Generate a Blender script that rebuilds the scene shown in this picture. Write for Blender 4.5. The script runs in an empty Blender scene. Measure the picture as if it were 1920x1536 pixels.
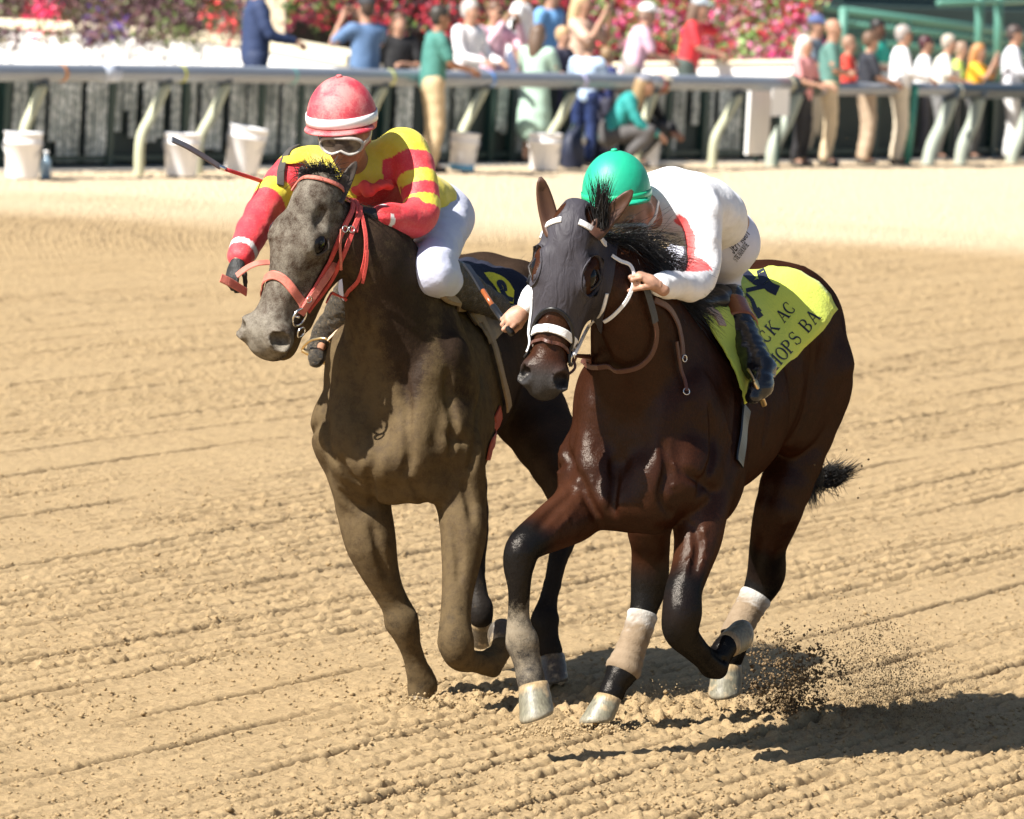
import bpy, bmesh, math, random
import numpy as np
from mathutils import Vector, Matrix, noise as mnoise

random.seed(7)
RNG = np.random.default_rng(11)
SC = bpy.context.scene
COL = SC.collection
rad = math.radians

# ------------------------------------------------------------------ camera, sky, sun, exposure
F_PX = 12000.0                     # focal length in photo pixels (1920 wide)
CAM_H = 3.0
PITCH = math.atan(938.0 / F_PX)
ROLL = rad(3.0)
fwd = np.array([0, math.cos(PITCH), -math.sin(PITCH)])
r0 = np.array([1.0, 0, 0])
u0 = np.cross(r0, fwd)
cr = math.cos(ROLL) * r0 + math.sin(ROLL) * u0
cu = -math.sin(ROLL) * r0 + math.cos(ROLL) * u0
CAM = np.array([0, 0, CAM_H])
cam_data = bpy.data.cameras.new('camera')
cam = bpy.data.objects.new('camera', cam_data)
COL.objects.link(cam)
cam.matrix_world = Matrix(((cr[0], cu[0], -fwd[0], CAM[0]), (cr[1], cu[1], -fwd[1], CAM[1]),
                           (cr[2], cu[2], -fwd[2], CAM[2]), (0, 0, 0, 1)))
cam_data.sensor_width = 36
cam_data.sensor_fit = 'HORIZONTAL'
cam_data.lens = F_PX / 1920 * 36
cam_data.clip_start = 0.5
cam_data.clip_end = 3000
cam_data.dof.use_dof = True
cam_data.dof.focus_distance = 22.9
cam_data.dof.aperture_fstop = 7.0
SC.camera = cam

SUN_AZ, SUN_EL = rad(54), rad(46)   # azimuth measured from behind the camera towards its left
SUN_DIR = np.array([-math.sin(SUN_AZ) * math.cos(SUN_EL), -math.cos(SUN_AZ) * math.cos(SUN_EL), math.sin(SUN_EL)])
W = bpy.data.worlds.new('World')
SC.world = W
W.use_nodes = True
nt = W.node_tree
bg = nt.nodes['Background']
sky = nt.nodes.new('ShaderNodeTexSky')
sky.sky_type = 'NISHITA'
sky.sun_disc = False
sky.sun_elevation = SUN_EL
sky.sun_rotation = math.atan2(SUN_DIR[0], SUN_DIR[1])
nt.links.new(sky.outputs['Color'], bg.inputs['Color'])
bg.inputs['Strength'].default_value = 0.05
sl = bpy.data.lights.new('sun', 'SUN')
sl.energy = 5.0
sl.angle = rad(0.53)
sl.color = (1.0, 0.95, 0.87)
so = bpy.data.objects.new('sun', sl)
so.rotation_euler = Vector(SUN_DIR).to_track_quat('Z', 'Y').to_euler()
so.location = (-20, -20, 30)
COL.objects.link(so)
SC.view_settings.view_transform = 'Standard'
SC.view_settings.look = 'None'
SC.view_settings.exposure = 1.2
SC.view_settings.gamma = 1.0
SC.view_settings.use_curve_mapping = False
SC.cycles.max_bounces = 6

# ------------------------------------------------------------------ picture <-> place
def at(px, py, y):
    """point of the place at distance y (metres in front of the camera) seen at photo pixel px, py"""
    d = fwd + cr * ((px - 960) / F_PX) - cu * ((py - 768) / F_PX)
    return CAM + d * (y / d[1])
def on_ground(px, py, z=0.0):
    d = fwd + cr * ((px - 960) / F_PX) - cu * ((py - 768) / F_PX)
    return CAM + d * ((z - CAM_H) / d[2])
def proj(P):
    q = np.asarray(P, float) - CAM
    w = q @ fwd
    return 960 + F_PX * (q @ cr) / w, 768 - F_PX * (q @ cu) / w

# ------------------------------------------------------------------ objects
def link(name, me, mat=None, parent=None, smooth=True):
    o = bpy.data.objects.new(name, me)
    COL.objects.link(o)
    if mat is not None and len(me.materials) == 0:
        for m in (mat if isinstance(mat, (list, tuple)) else [mat]):
            me.materials.append(m)
    if parent is not None:
        o.parent = parent
        o.matrix_parent_inverse = parent.matrix_basis.inverted()
    if smooth and hasattr(me, 'polygons'):
        me.polygons.foreach_set('use_smooth', np.ones(len(me.polygons), bool))
    return o
def tag(o, label=None, cat=None, group=None, kind=None):
    if label: o['label'] = label
    if cat: o['category'] = cat
    if group: o['group'] = group
    if kind: o['kind'] = kind
    return o
def empty(name, loc, rotz=0.0):
    o = bpy.data.objects.new(name, None)
    COL.objects.link(o)
    o.location = tuple(loc)
    o.rotation_euler = (0, 0, rotz)
    o.empty_display_size = 0.2
    bpy.context.view_layer.update()
    return o
def copy_tree(o, parent=None):
    c = o.copy()
    COL.objects.link(c)
    if parent is not None:
        c.parent = parent
    for ch in list(o.children):
        copy_tree(ch, c)
    return c
def mesh_np(name, V, Fq):
    """mesh from numpy vertices and quads or tris (N x 4 or N x 3)"""
    me = bpy.data.meshes.new(name)
    V = np.asarray(V, np.float32); Fq = np.asarray(Fq, np.int32)
    n, k = Fq.shape
    me.vertices.add(len(V)); me.vertices.foreach_set('co', V.ravel())
    me.loops.add(n * k); me.loops.foreach_set('vertex_index', Fq.ravel())
    me.polygons.add(n)
    me.polygons.foreach_set('loop_start', np.arange(0, n * k, k, dtype=np.int32))
    me.update(calc_edges=True)
    me.validate()
    return me
def set_col(me, name, C):
    a = me.color_attributes.new(name, 'FLOAT_COLOR', 'POINT')
    C = np.asarray(C, np.float32)
    if C.shape[1] == 3:
        C = np.concatenate([C, np.ones((len(C), 1), np.float32)], 1)
    a.data.foreach_set('color', C.ravel())

class MB:
    """collects simple shapes into one mesh"""
    def __init__(s): s.v = []; s.f = []
    def add(s, V, Fs):
        b = len(s.v); s.v += [tuple(map(float, p)) for p in V]; s.f += [tuple(i + b for i in f) for f in Fs]; return s
    def box(s, c, size, R=None):
        c = np.asarray(c, float); h = np.asarray(size, float) / 2
        V = np.array([[x, y, z] for x in (-1, 1) for y in (-1, 1) for z in (-1, 1)]) * h
        if R is not None: V = V @ np.asarray(R).T
        return s.add(V + c, [(0, 1, 3, 2), (4, 6, 7, 5), (0, 4, 5, 1), (2, 3, 7, 6), (0, 2, 6, 4), (1, 5, 7, 3)])
    def tube(s, pts, r, n=8, cap=True):
        pts = np.asarray(pts, float); r = np.broadcast_to(np.asarray(r, float), (len(pts),))
        N = frames(pts); V = []
        for p, (a, b), q in zip(pts, N, r):
            for k in range(n):
                t = 2 * math.pi * k / n
                V.append(p + (a * math.cos(t) + b * math.sin(t)) * q)
        Fs = [(i * n + k, i * n + (k + 1) % n, (i + 1) * n + (k + 1) % n, (i + 1) * n + k) for i in range(len(pts) - 1) for k in range(n)]
        if cap:
            Fs += [tuple(range(n - 1, -1, -1)), tuple((len(pts) - 1) * n + k for k in range(n))]
        return s.add(V, Fs)
    def lathe(s, prof, c, R=None, n=20, sx=1.0, sy=1.0):
        V = []
        for q, z in prof:
            for k in range(n):
                t = 2 * math.pi * k / n
                V.append((q * math.cos(t) * sx, q * math.sin(t) * sy, z))
        V = np.array(V)
        if R is not None: V = V @ np.asarray(R).T
        Fs = [(i * n + k, i * n + (k + 1) % n, (i + 1) * n + (k + 1) % n, (i + 1) * n + k) for i in range(len(prof) - 1) for k in range(n)]
        Fs += [tuple(range(n - 1, -1, -1)), tuple((len(prof) - 1) * n + k for k in range(n))]
        return s.add(V + np.asarray(c), Fs)
    def build(s, name, mat=None, parent=None, smooth=False):
        me = bpy.data.meshes.new(name)
        me.from_pydata(s.v, [], s.f)
        me.update()
        return link(name, me, mat, parent, smooth)
def nrm(v):
    v = np.asarray(v, float); return v / (np.linalg.norm(v) + 1e-12)
def frames(pts):
    T = np.gradient(pts, axis=0); out = []; prev = None
    for t in T:
        t = nrm(t)
        a = prev - t * (prev @ t) if prev is not None else np.cross(t, [0, 0, 1] if abs(t[2]) < .9 else [1, 0, 0])
        a = nrm(a); prev = a; out.append((a, np.cross(t, a)))
    return out
def spline(P, n):
    """Catmull-Rom through rows of P, n samples per span"""
    P = np.asarray(P, float); Q = np.vstack([2 * P[0] - P[1], P, 2 * P[-1] - P[-2]]); out = []
    for i in range(len(P) - 1):
        a, b, c, d = Q[i:i + 4]
        for k in range(n):
            t = k / n
            out.append(.5 * (2 * b + (c - a) * t + (2 * a - 5 * b + 4 * c - d) * t * t + (3 * b - a - 3 * c + d) * t ** 3))
    out.append(P[-1]); return np.array(out)
def rot_to(z, x=None):
    """rotation whose third column is z and first column near x"""
    z = nrm(z); x = np.array([1., 0, 0]) if x is None else np.asarray(x, float)
    if abs(nrm(x) @ z) > .98: x = np.array([0, 1., 0])
    x = nrm(x - z * (x @ z)); return np.stack([x, np.cross(z, x), z], 1)

# ------------------------------------------------------------------ smooth solid modelling on a grid
class Solid:
    def __init__(s, lo, hi, h):
        s.lo = np.asarray(lo, float); s.h = h
        s.n = np.ceil((np.asarray(hi, float) - s.lo) / h).astype(int) + 1
        s.D = np.full(s.n, 9.0, np.float32)
    def _win(s, lo, hi):
        a = np.clip(np.floor((np.asarray(lo) - s.lo) / s.h).astype(int), 0, s.n)
        b = np.clip(np.ceil((np.asarray(hi) - s.lo) / s.h).astype(int) + 1, 0, s.n)
        if (b <= a).any(): return None, None
        ax = [(s.lo[i] + s.h * np.arange(a[i], b[i])).astype(np.float32) for i in range(3)]
        P = np.stack(np.meshgrid(*ax, indexing='ij'), -1)
        return tuple(slice(a[i], b[i]) for i in range(3)), P
    def _put(s, w, d, k, op):
        A = s.D[w]
        if op == 'sub':
            d = -d
            h = np.maximum(k - np.abs(A - d), 0) / max(k, 1e-6)
            s.D[w] = np.maximum(A, d) + h * h * k * .25
        else:
            h = np.maximum(k - np.abs(A - d), 0) / max(k, 1e-6)
            s.D[w] = np.minimum(A, d) - h * h * k * .25
    def cap(s, a, b, ra, rb, k=.03, op='add', u=None, fu=1.0):
        """tapered round bar a-b; with u, its section is fu times wider along u"""
        a = np.asarray(a, np.float32); b = np.asarray(b, np.float32)
        m = max(ra, rb) * max(1, fu) + k + 3 * s.h
        w, P = s._win(np.minimum(a, b) - m, np.maximum(a, b) + m)
        if w is None: return s
        ab = b - a; L2 = max(float(ab @ ab), 1e-9)
        t = np.clip(((P - a) @ ab) / L2, 0, 1)
        q = P - a - t[..., None] * ab
        if u is not None:
            u = np.asarray(u, np.float32); u = u / np.linalg.norm(u)
            c = q @ u
            q = q - u * (c * (1 - 1 / fu))[..., None]
        d = np.sqrt((q * q).sum(-1)) - (ra + t * (rb - ra))
        s._put(w, d, k, op); return s
    def ell(s, c, r, R=None, k=.04, op='add'):
        c = np.asarray(c, np.float32); r = np.asarray(r, np.float32)
        m = float(r.max()) + k + 3 * s.h
        w, P = s._win(c - m, c + m)
        if w is None: return s
        q = P - c
        if R is not None: q = q @ np.asarray(R, np.float32)
        k0 = np.sqrt(((q / r) ** 2).sum(-1)); k1 = np.sqrt(((q / (r * r)) ** 2).sum(-1)) + 1e-6
        s._put(w, k0 * (k0 - 1) / k1, k, op); return s
    def chain(s, pts, rs, k=.03, n=3, u=None, fu=1.0, k1=None):
        A = spline(np.concatenate([np.asarray(pts, float), np.asarray(rs, float)[:, None]], 1), n)
        for i in range(len(A) - 1):
            s.cap(A[i, :3], A[i + 1, :3], A[i, 3], A[i + 1, 3], k if i == 0 else (k1 or min(k, .02)), u=u, fu=fu)
        return s
    def mesh(s, iters=1):
        """naive surface nets -> vertices, quads"""
        D = s.D; n = np.array(D.shape)
        neg = D < 0
        cnt = np.zeros(n - 1, np.uint8)
        for dx in (0, 1):
            for dy in (0, 1):
                for dz in (0, 1):
                    cnt += neg[dx:n[0] - 1 + dx, dy:n[1] - 1 + dy, dz:n[2] - 1 + dz]
        act = np.argwhere((cnt > 0) & (cnt < 8))
        idx = np.full(n - 1, -1, np.int32); idx[tuple(act.T)] = np.arange(len(act))
        cor = np.array([[x, y, z] for x in (0, 1) for y in (0, 1) for z in (0, 1)])
        val = np.stack([D[tuple((act + c).T)] for c in cor], 1)
        S = np.zeros((len(act), 3)); C = np.zeros(len(act))
        for i in range(8):
            for j in range(i + 1, 8):
                if np.abs(cor[i] - cor[j]).sum() != 1: continue
                a, b = val[:, i], val[:, j]; m = (a < 0) != (b < 0)
                t = np.where(m, a / np.where(m, a - b, 1), 0)
                S += np.where(m[:, None], cor[i] + t[:, None] * (cor[j] - cor[i]), 0); C += m
        V = s.lo + s.h * (act + S / C[:, None])
        quads = []
        for ax in range(3):
            b, c = (ax + 1) % 3, (ax + 2) % 3
            sl0 = [slice(None)] * 3; sl1 = [slice(None)] * 3
            sl0[ax] = slice(0, -1); sl1[ax] = slice(1, None)
            e = neg[tuple(sl0)] != neg[tuple(sl1)]
            E = np.argwhere(e)
            E = E[(E[:, b] > 0) & (E[:, c] > 0) & (E[:, b] < n[b] - 1) & (E[:, c] < n[c] - 1)]
            q = []
            for db, dc in ((1, 1), (0, 1), (0, 0), (1, 0)):
                X = E.copy(); X[:, b] -= db; X[:, c] -= dc
                q.append(idx[tuple(X.T)])
            q = np.stack(q, 1)
            fl = ~neg[tuple(E.T)]
            q[fl] = q[fl][:, ::-1]
            quads.append(q)
        Q = np.concatenate(quads); Q = Q[(Q >= 0).all(1)]
        for _ in range(iters):
            A = np.zeros_like(V); N = np.zeros(len(V))
            for k in range(4):
                i, j = Q[:, k], Q[:, (k + 1) % 4]
                np.add.at(A, i, V[j]); np.add.at(N, i, 1); np.add.at(A, j, V[i]); np.add.at(N, j, 1)
            ok = N > 0
            V[ok] += .5 * (A[ok] / N[ok][:, None] - V[ok])
        return V, Q
    def obj(s, name, mat, parent=None, iters=1):
        V, Q = s.mesh(iters)
        o = link(name, mesh_np(name, V, Q), mat, parent); return o, V, Q
    def sample(s, P):
        q = (np.asarray(P, float) - s.lo) / s.h
        q = np.clip(q, 0, np.array(s.D.shape) - 1.001); i = q.astype(int); f = q - i; out = 0
        for dx in (0, 1):
            for dy in (0, 1):
                for dz in (0, 1):
                    wgt = (f[..., 0] if dx else 1 - f[..., 0]) * (f[..., 1] if dy else 1 - f[..., 1]) * (f[..., 2] if dz else 1 - f[..., 2])
                    out = out + wgt * s.D[i[..., 0] + dx, i[..., 1] + dy, i[..., 2] + dz]
        return out
    def grad(s, P):
        e = s.h; P = np.asarray(P, float)
        G = np.stack([s.sample(P + np.eye(3)[k] * e) - s.sample(P - np.eye(3)[k] * e) for k in range(3)], -1)
        return G / (np.linalg.norm(G, axis=-1, keepdims=True) + 1e-9)
    def snap(s, P, off=0.0, it=6):
        """move points onto the surface (plus off) along the field"""
        P = np.array(P, float)
        for _ in range(it):
            P -= s.grad(P) * np.clip(s.sample(P) - off, -.05, .05)[..., None] * .9
        return P
    def hit(s, px, py, off=0.0, back=None):
        """first point of the surface on the line of sight through photo pixel px, py"""
        y0, y1 = s.lo[1], s.lo[1] + s.h * (s.D.shape[1] - 1)
        ys = np.arange(y0, y1, s.h * .5); P = np.stack([at(px, py, y) for y in (ys[0], ys[-1])])
        P = P[0] + (P[1] - P[0]) * np.linspace(0, 1, len(ys))[:, None]
        v = s.sample(P)
        if (v < off).any(): return P[np.argmax(v < off)]
        return P[np.argmin(v)]
    def cast(s, O, d, far=1.5, step=.01, off=0.0):
        """first hit walking from far along -d towards O"""
        O = np.asarray(O, float); d = nrm(d)
        ts = np.arange(far, 0, -step)
        v = s.sample(O + ts[:, None] * d)
        k = np.argmax(v < off)
        return O + d * (ts[k] if (v < off).any() else 0.0)

def strap(name, pts, width, mat, parent, solid=None, off=.004, th=.004, n=6, up=None, twist=None):
    """flat strap along points; with solid it lies on that surface"""
    A = spline(pts, n)
    if solid is not None:
        A = solid.snap(A, off); G = solid.grad(A)
    T = np.gradient(A, axis=0); V = []
    T = T / (np.linalg.norm(T, axis=1, keepdims=True) + 1e-9)
    for i, (p, t) in enumerate(zip(A, T)):
        g = G[i] if solid is not None else np.asarray(up if up is not None else (0, -1, .3), float)
        if twist is not None: g = np.asarray(twist[0]) * (1 - i / (len(A) - 1)) + np.asarray(twist[1]) * i / (len(A) - 1)
        b = nrm(np.cross(t, g)); g = nrm(np.cross(b, t))
        for q, hgt in ((-1, 0), (-.8, 1), (.8, 1), (1, 0), (.8, -.6), (-.8, -.6)):
            V.append(p + b * q * width / 2 + g * hgt * th)
    m = 6
    Fs = [(i * m + k, i * m + (k + 1) % m, (i + 1) * m + (k + 1) % m, (i + 1) * m + k) for i in range(len(A) - 1) for k in range(m)]
    Fs += [tuple(range(m - 1, -1, -1)), tuple((len(A) - 1) * m + k for k in range(m))]
    return MB().add(V, Fs).build(name, mat, parent)

def ring(c, R, ro, ri, n=20, m=6):
    mb = MB(); c = np.asarray(c)
    V = []
    for i in range(n):
        t = 2 * math.pi * i / n
        for j in range(m):
            s_ = 2 * math.pi * j / m
            V.append(c + R @ np.array([(ro + ri * math.cos(s_)) * math.cos(t), (ro + ri * math.cos(s_)) * math.sin(t), ri * math.sin(s_)]))
    Fs = [(i * m + j, ((i + 1) % n) * m + j, ((i + 1) % n) * m + (j + 1) % m, i * m + (j + 1) % m) for i in range(n) for j in range(m)]
    return mb.add(V, Fs)

def bounds(pts, m): pts = np.asarray(pts, float); return pts.min(0) - m, pts.max(0) + m
# ------------------------------------------------------------------ materials
def nodes(name):
    m = bpy.data.materials.new(name); m.use_nodes = True
    t = m.node_tree; b = t.nodes['Principled BSDF']
    return m, t, b
def mat(name, col, rough=.6, metal=0.0, spec=.5, var=0.0, vscale=20.0, bump=0.0, bscale=60.0, sheen=0.0, coat=0.0, trans=0.0, bstretch=None):
    m, t, b = nodes(name)
    b.inputs['Base Color'].default_value = (*col, 1)
    b.inputs['Roughness'].default_value = rough
    b.inputs['Metallic'].default_value = metal
    b.inputs['Specular IOR Level'].default_value = spec
    b.inputs['Sheen Weight'].default_value = sheen
    b.inputs['Coat Weight'].default_value = coat
    b.inputs['Transmission Weight'].default_value = trans
    tc = t.nodes.new('ShaderNodeTexCoord')
    src = tc.outputs['Object']
    if bstretch is not None:
        mp = t.nodes.new('ShaderNodeMapping'); mp.inputs['Scale'].default_value = bstretch
        t.links.new(src, mp.inputs['Vector']); bs = mp.outputs['Vector']
    else: bs = src
    if var > 0:
        nz = t.nodes.new('ShaderNodeTexNoise'); nz.inputs['Scale'].default_value = vscale; nz.inputs['Detail'].default_value = 6
        t.links.new(src, nz.inputs['Vector'])
        rp = t.nodes.new('ShaderNodeMapRange'); rp.inputs['To Min'].default_value = 1 - var; rp.inputs['To Max'].default_value = 1 + var
        t.links.new(nz.outputs['Fac'], rp.inputs['Value'])
        mx = t.nodes.new('ShaderNodeMix'); mx.data_type = 'RGBA'; mx.blend_type = 'MULTIPLY'; mx.inputs['Factor'].default_value = 1
        mx.inputs[6].default_value = (*col, 1); t.links.new(rp.outputs['Result'], mx.inputs[7])
        t.links.new(mx.outputs[2], b.inputs['Base Color'])
    if bump > 0:
        nb = t.nodes.new('ShaderNodeTexNoise'); nb.inputs['Scale'].default_value = bscale; nb.inputs['Detail'].default_value = 5
        t.links.new(bs, nb.inputs['Vector'])
        bp = t.nodes.new('ShaderNodeBump'); bp.inputs['Strength'].default_value = min(1, bump); bp.inputs['Distance'].default_value = .01
        t.links.new(nb.outputs['Fac'], bp.inputs['Height']); t.links.new(bp.outputs['Normal'], b.inputs['Normal'])
    return m
def ramp(t, src, stops):
    r = t.nodes.new('ShaderNodeValToRGB'); e = r.color_ramp.elements
    while len(e) < len(stops): e.new(.5)
    for q, (p, c) in zip(e, stops): q.position = p; q.color = (*c, 1) if len(c) == 3 else c
    t.links.new(src, r.inputs['Fac']); return r.outputs['Color']
def tex(t, kind, vec, scale, detail=5, rough=.55):
    n = t.nodes.new('ShaderNodeTexNoise' if kind == 'noise' else 'ShaderNodeTexVoronoi')
    n.inputs['Scale'].default_value = scale
    if kind == 'noise': n.inputs['Detail'].default_value = detail; n.inputs['Roughness'].default_value = rough
    t.links.new(vec, n.inputs['Vector']); return n.outputs['Fac' if kind == 'noise' else 'Distance']
def mixc(t, f, a, b, mode='MIX'):
    m = t.nodes.new('ShaderNodeMix'); m.data_type = 'RGBA'; m.blend_type = mode
    for v, i in ((f, 0), (a, 6), (b, 7)):
        if hasattr(v, 'links'): t.links.new(v, m.inputs[i])
        else: m.inputs[i].default_value = v if i == 0 else ((*v, 1) if len(v) == 3 else v)
    return m.outputs[2]
def objvec(t): return t.nodes.new('ShaderNodeTexCoord').outputs['Object']
def bumpn(t, b, h, strength=.5, dist=.01):
    n = t.nodes.new('ShaderNodeBump'); n.inputs['Strength'].default_value = strength; n.inputs['Distance'].default_value = dist
    t.links.new(h, n.inputs['Height']); t.links.new(n.outputs['Normal'], b.inputs['Normal'])
# ------------------------------------------------------------------ the track
TRK = np.array([4940.0, 12000.0]); TRK = TRK / np.linalg.norm(TRK)     # running direction of the track on the ground
CRS = np.array([-TRK[1], TRK[0]])                                       # across the track, towards the far rail
def vnoise(x, y, s, seed=0):
    """cheap smooth value noise, numpy"""
    x = x * s + seed * 17.3; y = y * s + seed * 9.1
    xi = np.floor(x).astype(np.int64); yi = np.floor(y).astype(np.int64); fx = x - xi; fy = y - yi
    fx = fx * fx * (3 - 2 * fx); fy = fy * fy * (3 - 2 * fy)
    def h(a, b):
        n = (a * 374761393 + b * 668265263 + seed * 1442695) & 0xffffffff
        n = ((n ^ (n >> 13)) * 1274126177) & 0xffffffff
        return ((n ^ (n >> 16)) & 0xffff) / 65535.0
    return (h(xi, yi) * (1 - fx) + h(xi + 1, yi) * fx) * (1 - fy) + (h(xi, yi + 1) * (1 - fx) + h(xi + 1, yi + 1) * fx) * fy
def ground_parts(x, y):
    a = x * TRK[0] + y * TRK[1]; c = x * CRS[0] + y * CRS[1]
    c = c + .06 * (vnoise(a, c, .35, 3) - .5) + .012 * (vnoise(a, c, 3.0, 13) - .5)
    keep = np.clip(vnoise(a * .22, c, 1.5, 5) * 2.6 - .55, 0, 1)
    g = np.abs(((c / .112) % 1.0) - .5) * 2                                  # tine marks
    brk = np.clip(vnoise(a * 1.4, c * 6, 3.2, 8) * 2.4 - .5, 0, 1)
    tine = -np.clip(1 - g / .34, 0, 1) ** 1.2 * (.25 + .75 * brk) * keep
    g2 = np.abs(((c / .52 + .2 + .35 * (vnoise(c * 0, np.floor(c / .52 + .2), 1.0, 77) - .5)) % 1.0) - .5) * 2
    deep = -np.exp(-(g2 / .06) ** 2) * np.clip(vnoise(a * .35, c * 4, 2.0, 19) * 2.6 - .6, 0, 1)
    ridge = np.exp(-((g2 - .16) / .10) ** 2) * (.3 + vnoise(a, c, 4, 9))
    lum = vnoise(x, y, 12, 1) * .26 + vnoise(x, y, 30, 2) * .36 + vnoise(x, y, 64, 21) * .42
    cl = np.clip(vnoise(x, y, 24, 4) - .60, 0, 1) * 2.4 + np.clip(vnoise(x, y, 46, 14) - .62, 0, 1) * 1.5
    return tine, deep, ridge, lum, cl, keep
def ground_h(x, y):
    tine, deep, ridge, lum, cl, keep = ground_parts(x, y)
    hz = .034 * tine + .040 * deep + .008 * ridge + .015 * (lum - .52) + .014 * cl * (.35 + .9 * keep)
    hz += .02 * (vnoise(x, y, .5, 6) - .5)
    # ploughed-up patches under and behind the horses
    for px, py, r in ((1250, 1345, .55), (830, 1320, .45), (1600, 1345, .6), (1045, 1300, .45)):
        p = on_ground(px, py); d2 = ((x - p[0]) ** 2 + (y - p[1]) ** 2) / (r * r)
        hz += np.exp(-d2) * (.030 * (vnoise(x, y, 14, 7) - .45) + .035 * (vnoise(x, y, 34, 17) - .5))
    return hz

M_SAND, t, b = nodes('harrowed_sand')
v = objvec(t)
n1 = tex(t, 'noise', v, 1.1, 6); n2 = tex(t, 'noise', v, 60, 6, .65); n3 = tex(t, 'noise', v, 320, 3)
geo = t.nodes.new('ShaderNodeAttribute'); geo.attribute_name = 'dry_damp_shade'
sp = t.nodes.new('ShaderNodeSeparateColor'); t.links.new(geo.outputs['Color'], sp.inputs['Color'])
c = mixc(t, n1, (.405, .287, .152), (.47, .343, .192))
c = mixc(t, 1.0, c, ramp(t, n2, [(.28, (.70, .68, .65)), (.5, (1, 1, 1)), (.75, (1.15, 1.15, 1.15))]), 'MULTIPLY')
c = mixc(t, 1.0, c, ramp(t, n3, [(.3, (.82, .82, .82)), (.7, (1.15, 1.15, 1.15))]), 'MULTIPLY')
c = mixc(t, sp.outputs[0], c, (.64, .51, .35))
c = mixc(t, sp.outputs[1], c, (.13, .088, .05))
t.links.new(c, b.inputs['Base Color']); b.inputs['Roughness'].default_value = .95; b.inputs['Specular IOR Level'].default_value = .1
mm = t.nodes.new('ShaderNodeMath'); mm.operation = 'MULTIPLY_ADD'; t.links.new(n2, mm.inputs[0]); mm.inputs[1].default_value = 1.0; t.links.new(n3, mm.inputs[2])
bumpn(t, b, mm.outputs[0], .8, .012)

def make_ground():
    ys = [20.1]
    while ys[-1] < 90: ys.append(ys[-1] + .0175 * (ys[-1] / 21) ** 2.05)
    ys = np.array(ys); us = np.linspace(-.108, .108, 640)
    ys = np.concatenate([[-40, 5, 15], ys, [110, 200, 600, 2000]]); us = np.concatenate([[-12, -1, -.3, -.13], us, [.13, .3, 1, 12]])
    Y, Uu = np.meshgrid(ys, us, indexing='ij'); X = Uu * np.maximum(np.abs(Y), 20)
    Z = np.where((np.abs(Uu) < .109) & (Y > 20.0) & (Y < 91), ground_h(X, Y), 0)
    V = np.stack([X, Y, Z], -1).reshape(-1, 3); nx = len(us)
    i = np.arange((len(ys) - 1) * nx).reshape(-1, nx)[:, :-1].ravel()
    Q = np.stack([i, i + 1, i + 1 + nx, i + nx], 1)
    me = mesh_np('ground', V, Q)
    c = V[:, 0] * CRS[0] + V[:, 1] * CRS[1]
    p0 = on_ground(300, 415); c0 = p0[0] * CRS[0] + p0[1] * CRS[1]; p1 = on_ground(1700, 480)
    # the pale dry strip under the far rail
    nz = vnoise(V[:, 0], V[:, 1], .4, 12)
    a = V[:, 0] - p0[0]; yy = p0[1] + a * (p1[1] - p0[1]) / (p1[0] - p0[0])
    dry = np.clip((V[:, 1] - yy) / 5 + .1 + (nz - .5) * .8, 0, 1)
    tine, deep, ridge, lum, cl, keep = ground_parts(V[:, 0], V[:, 1])
    rows = np.clip(vnoise(c * 0 + (V[:, 0] * TRK[0] + V[:, 1] * TRK[1]) * .30, c, 1.1, 31) * 2.4 - 1.0, 0, 1)
    spk = np.clip(vnoise(V[:, 0], V[:, 1], 16, 33) * .6 + vnoise(V[:, 0], V[:, 1], 34, 34) * .5 - .62, 0, 1) * 3.0
    farther = np.clip((V[:, 1] - 24) / 10, 0, 1)
    damp_shade = np.clip(-deep * (.75 + 1.1 * farther) - tine * (.40 + .5 * farther * rows) + spk * (.25 + .6 * rows) + (-deep) * spk * 1.2, 0, .85) * (1 - dry) * (.6 + .4 * farther)  # damp turned soil, with shade of furrows and clods painted in
    set_col(me, 'dry_damp_shade', np.stack([dry, damp_shade, 0 * damp_shade], 1))
    o = link('ground', me, M_SAND); tag(o, kind='structure'); return o
make_ground()

def lump_mesh(pos, size, name, m, kind='stuff', seed=3, flat=.75):
    """many small irregular lumps in one mesh"""
    rng = np.random.default_rng(seed); n = len(pos)
    B = np.array([[0, 0, 1], [.9, 0, .2], [.28, .85, .3], [-.73, .53, .15], [-.7, -.55, .25], [.3, -.85, .1], [0, 0, -.8]])
    T = np.array([[0, 1, 2], [0, 2, 3], [0, 3, 4], [0, 4, 5], [0, 5, 1], [6, 2, 1], [6, 3, 2], [6, 4, 3], [6, 5, 4], [6, 1, 5]])
    V = B[None] * rng.uniform(.6, 1.35, (n, 7, 1)) * size[:, None, None]
    an = rng.uniform(0, 6.28, n); c_, s_ = np.cos(an)[:, None], np.sin(an)[:, None]
    X = V[..., 0] * c_ - V[..., 1] * s_; Y = V[..., 0] * s_ + V[..., 1] * c_
    V = np.stack([X, Y, V[..., 2] * flat], -1) + np.asarray(pos)[:, None]
    F_ = T[None] + (np.arange(n) * 7)[:, None, None]
    o = link(name, mesh_np(name, V.reshape(-1, 3), F_.reshape(-1, 3)), m, None, False); tag(o, kind=kind); return o
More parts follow.
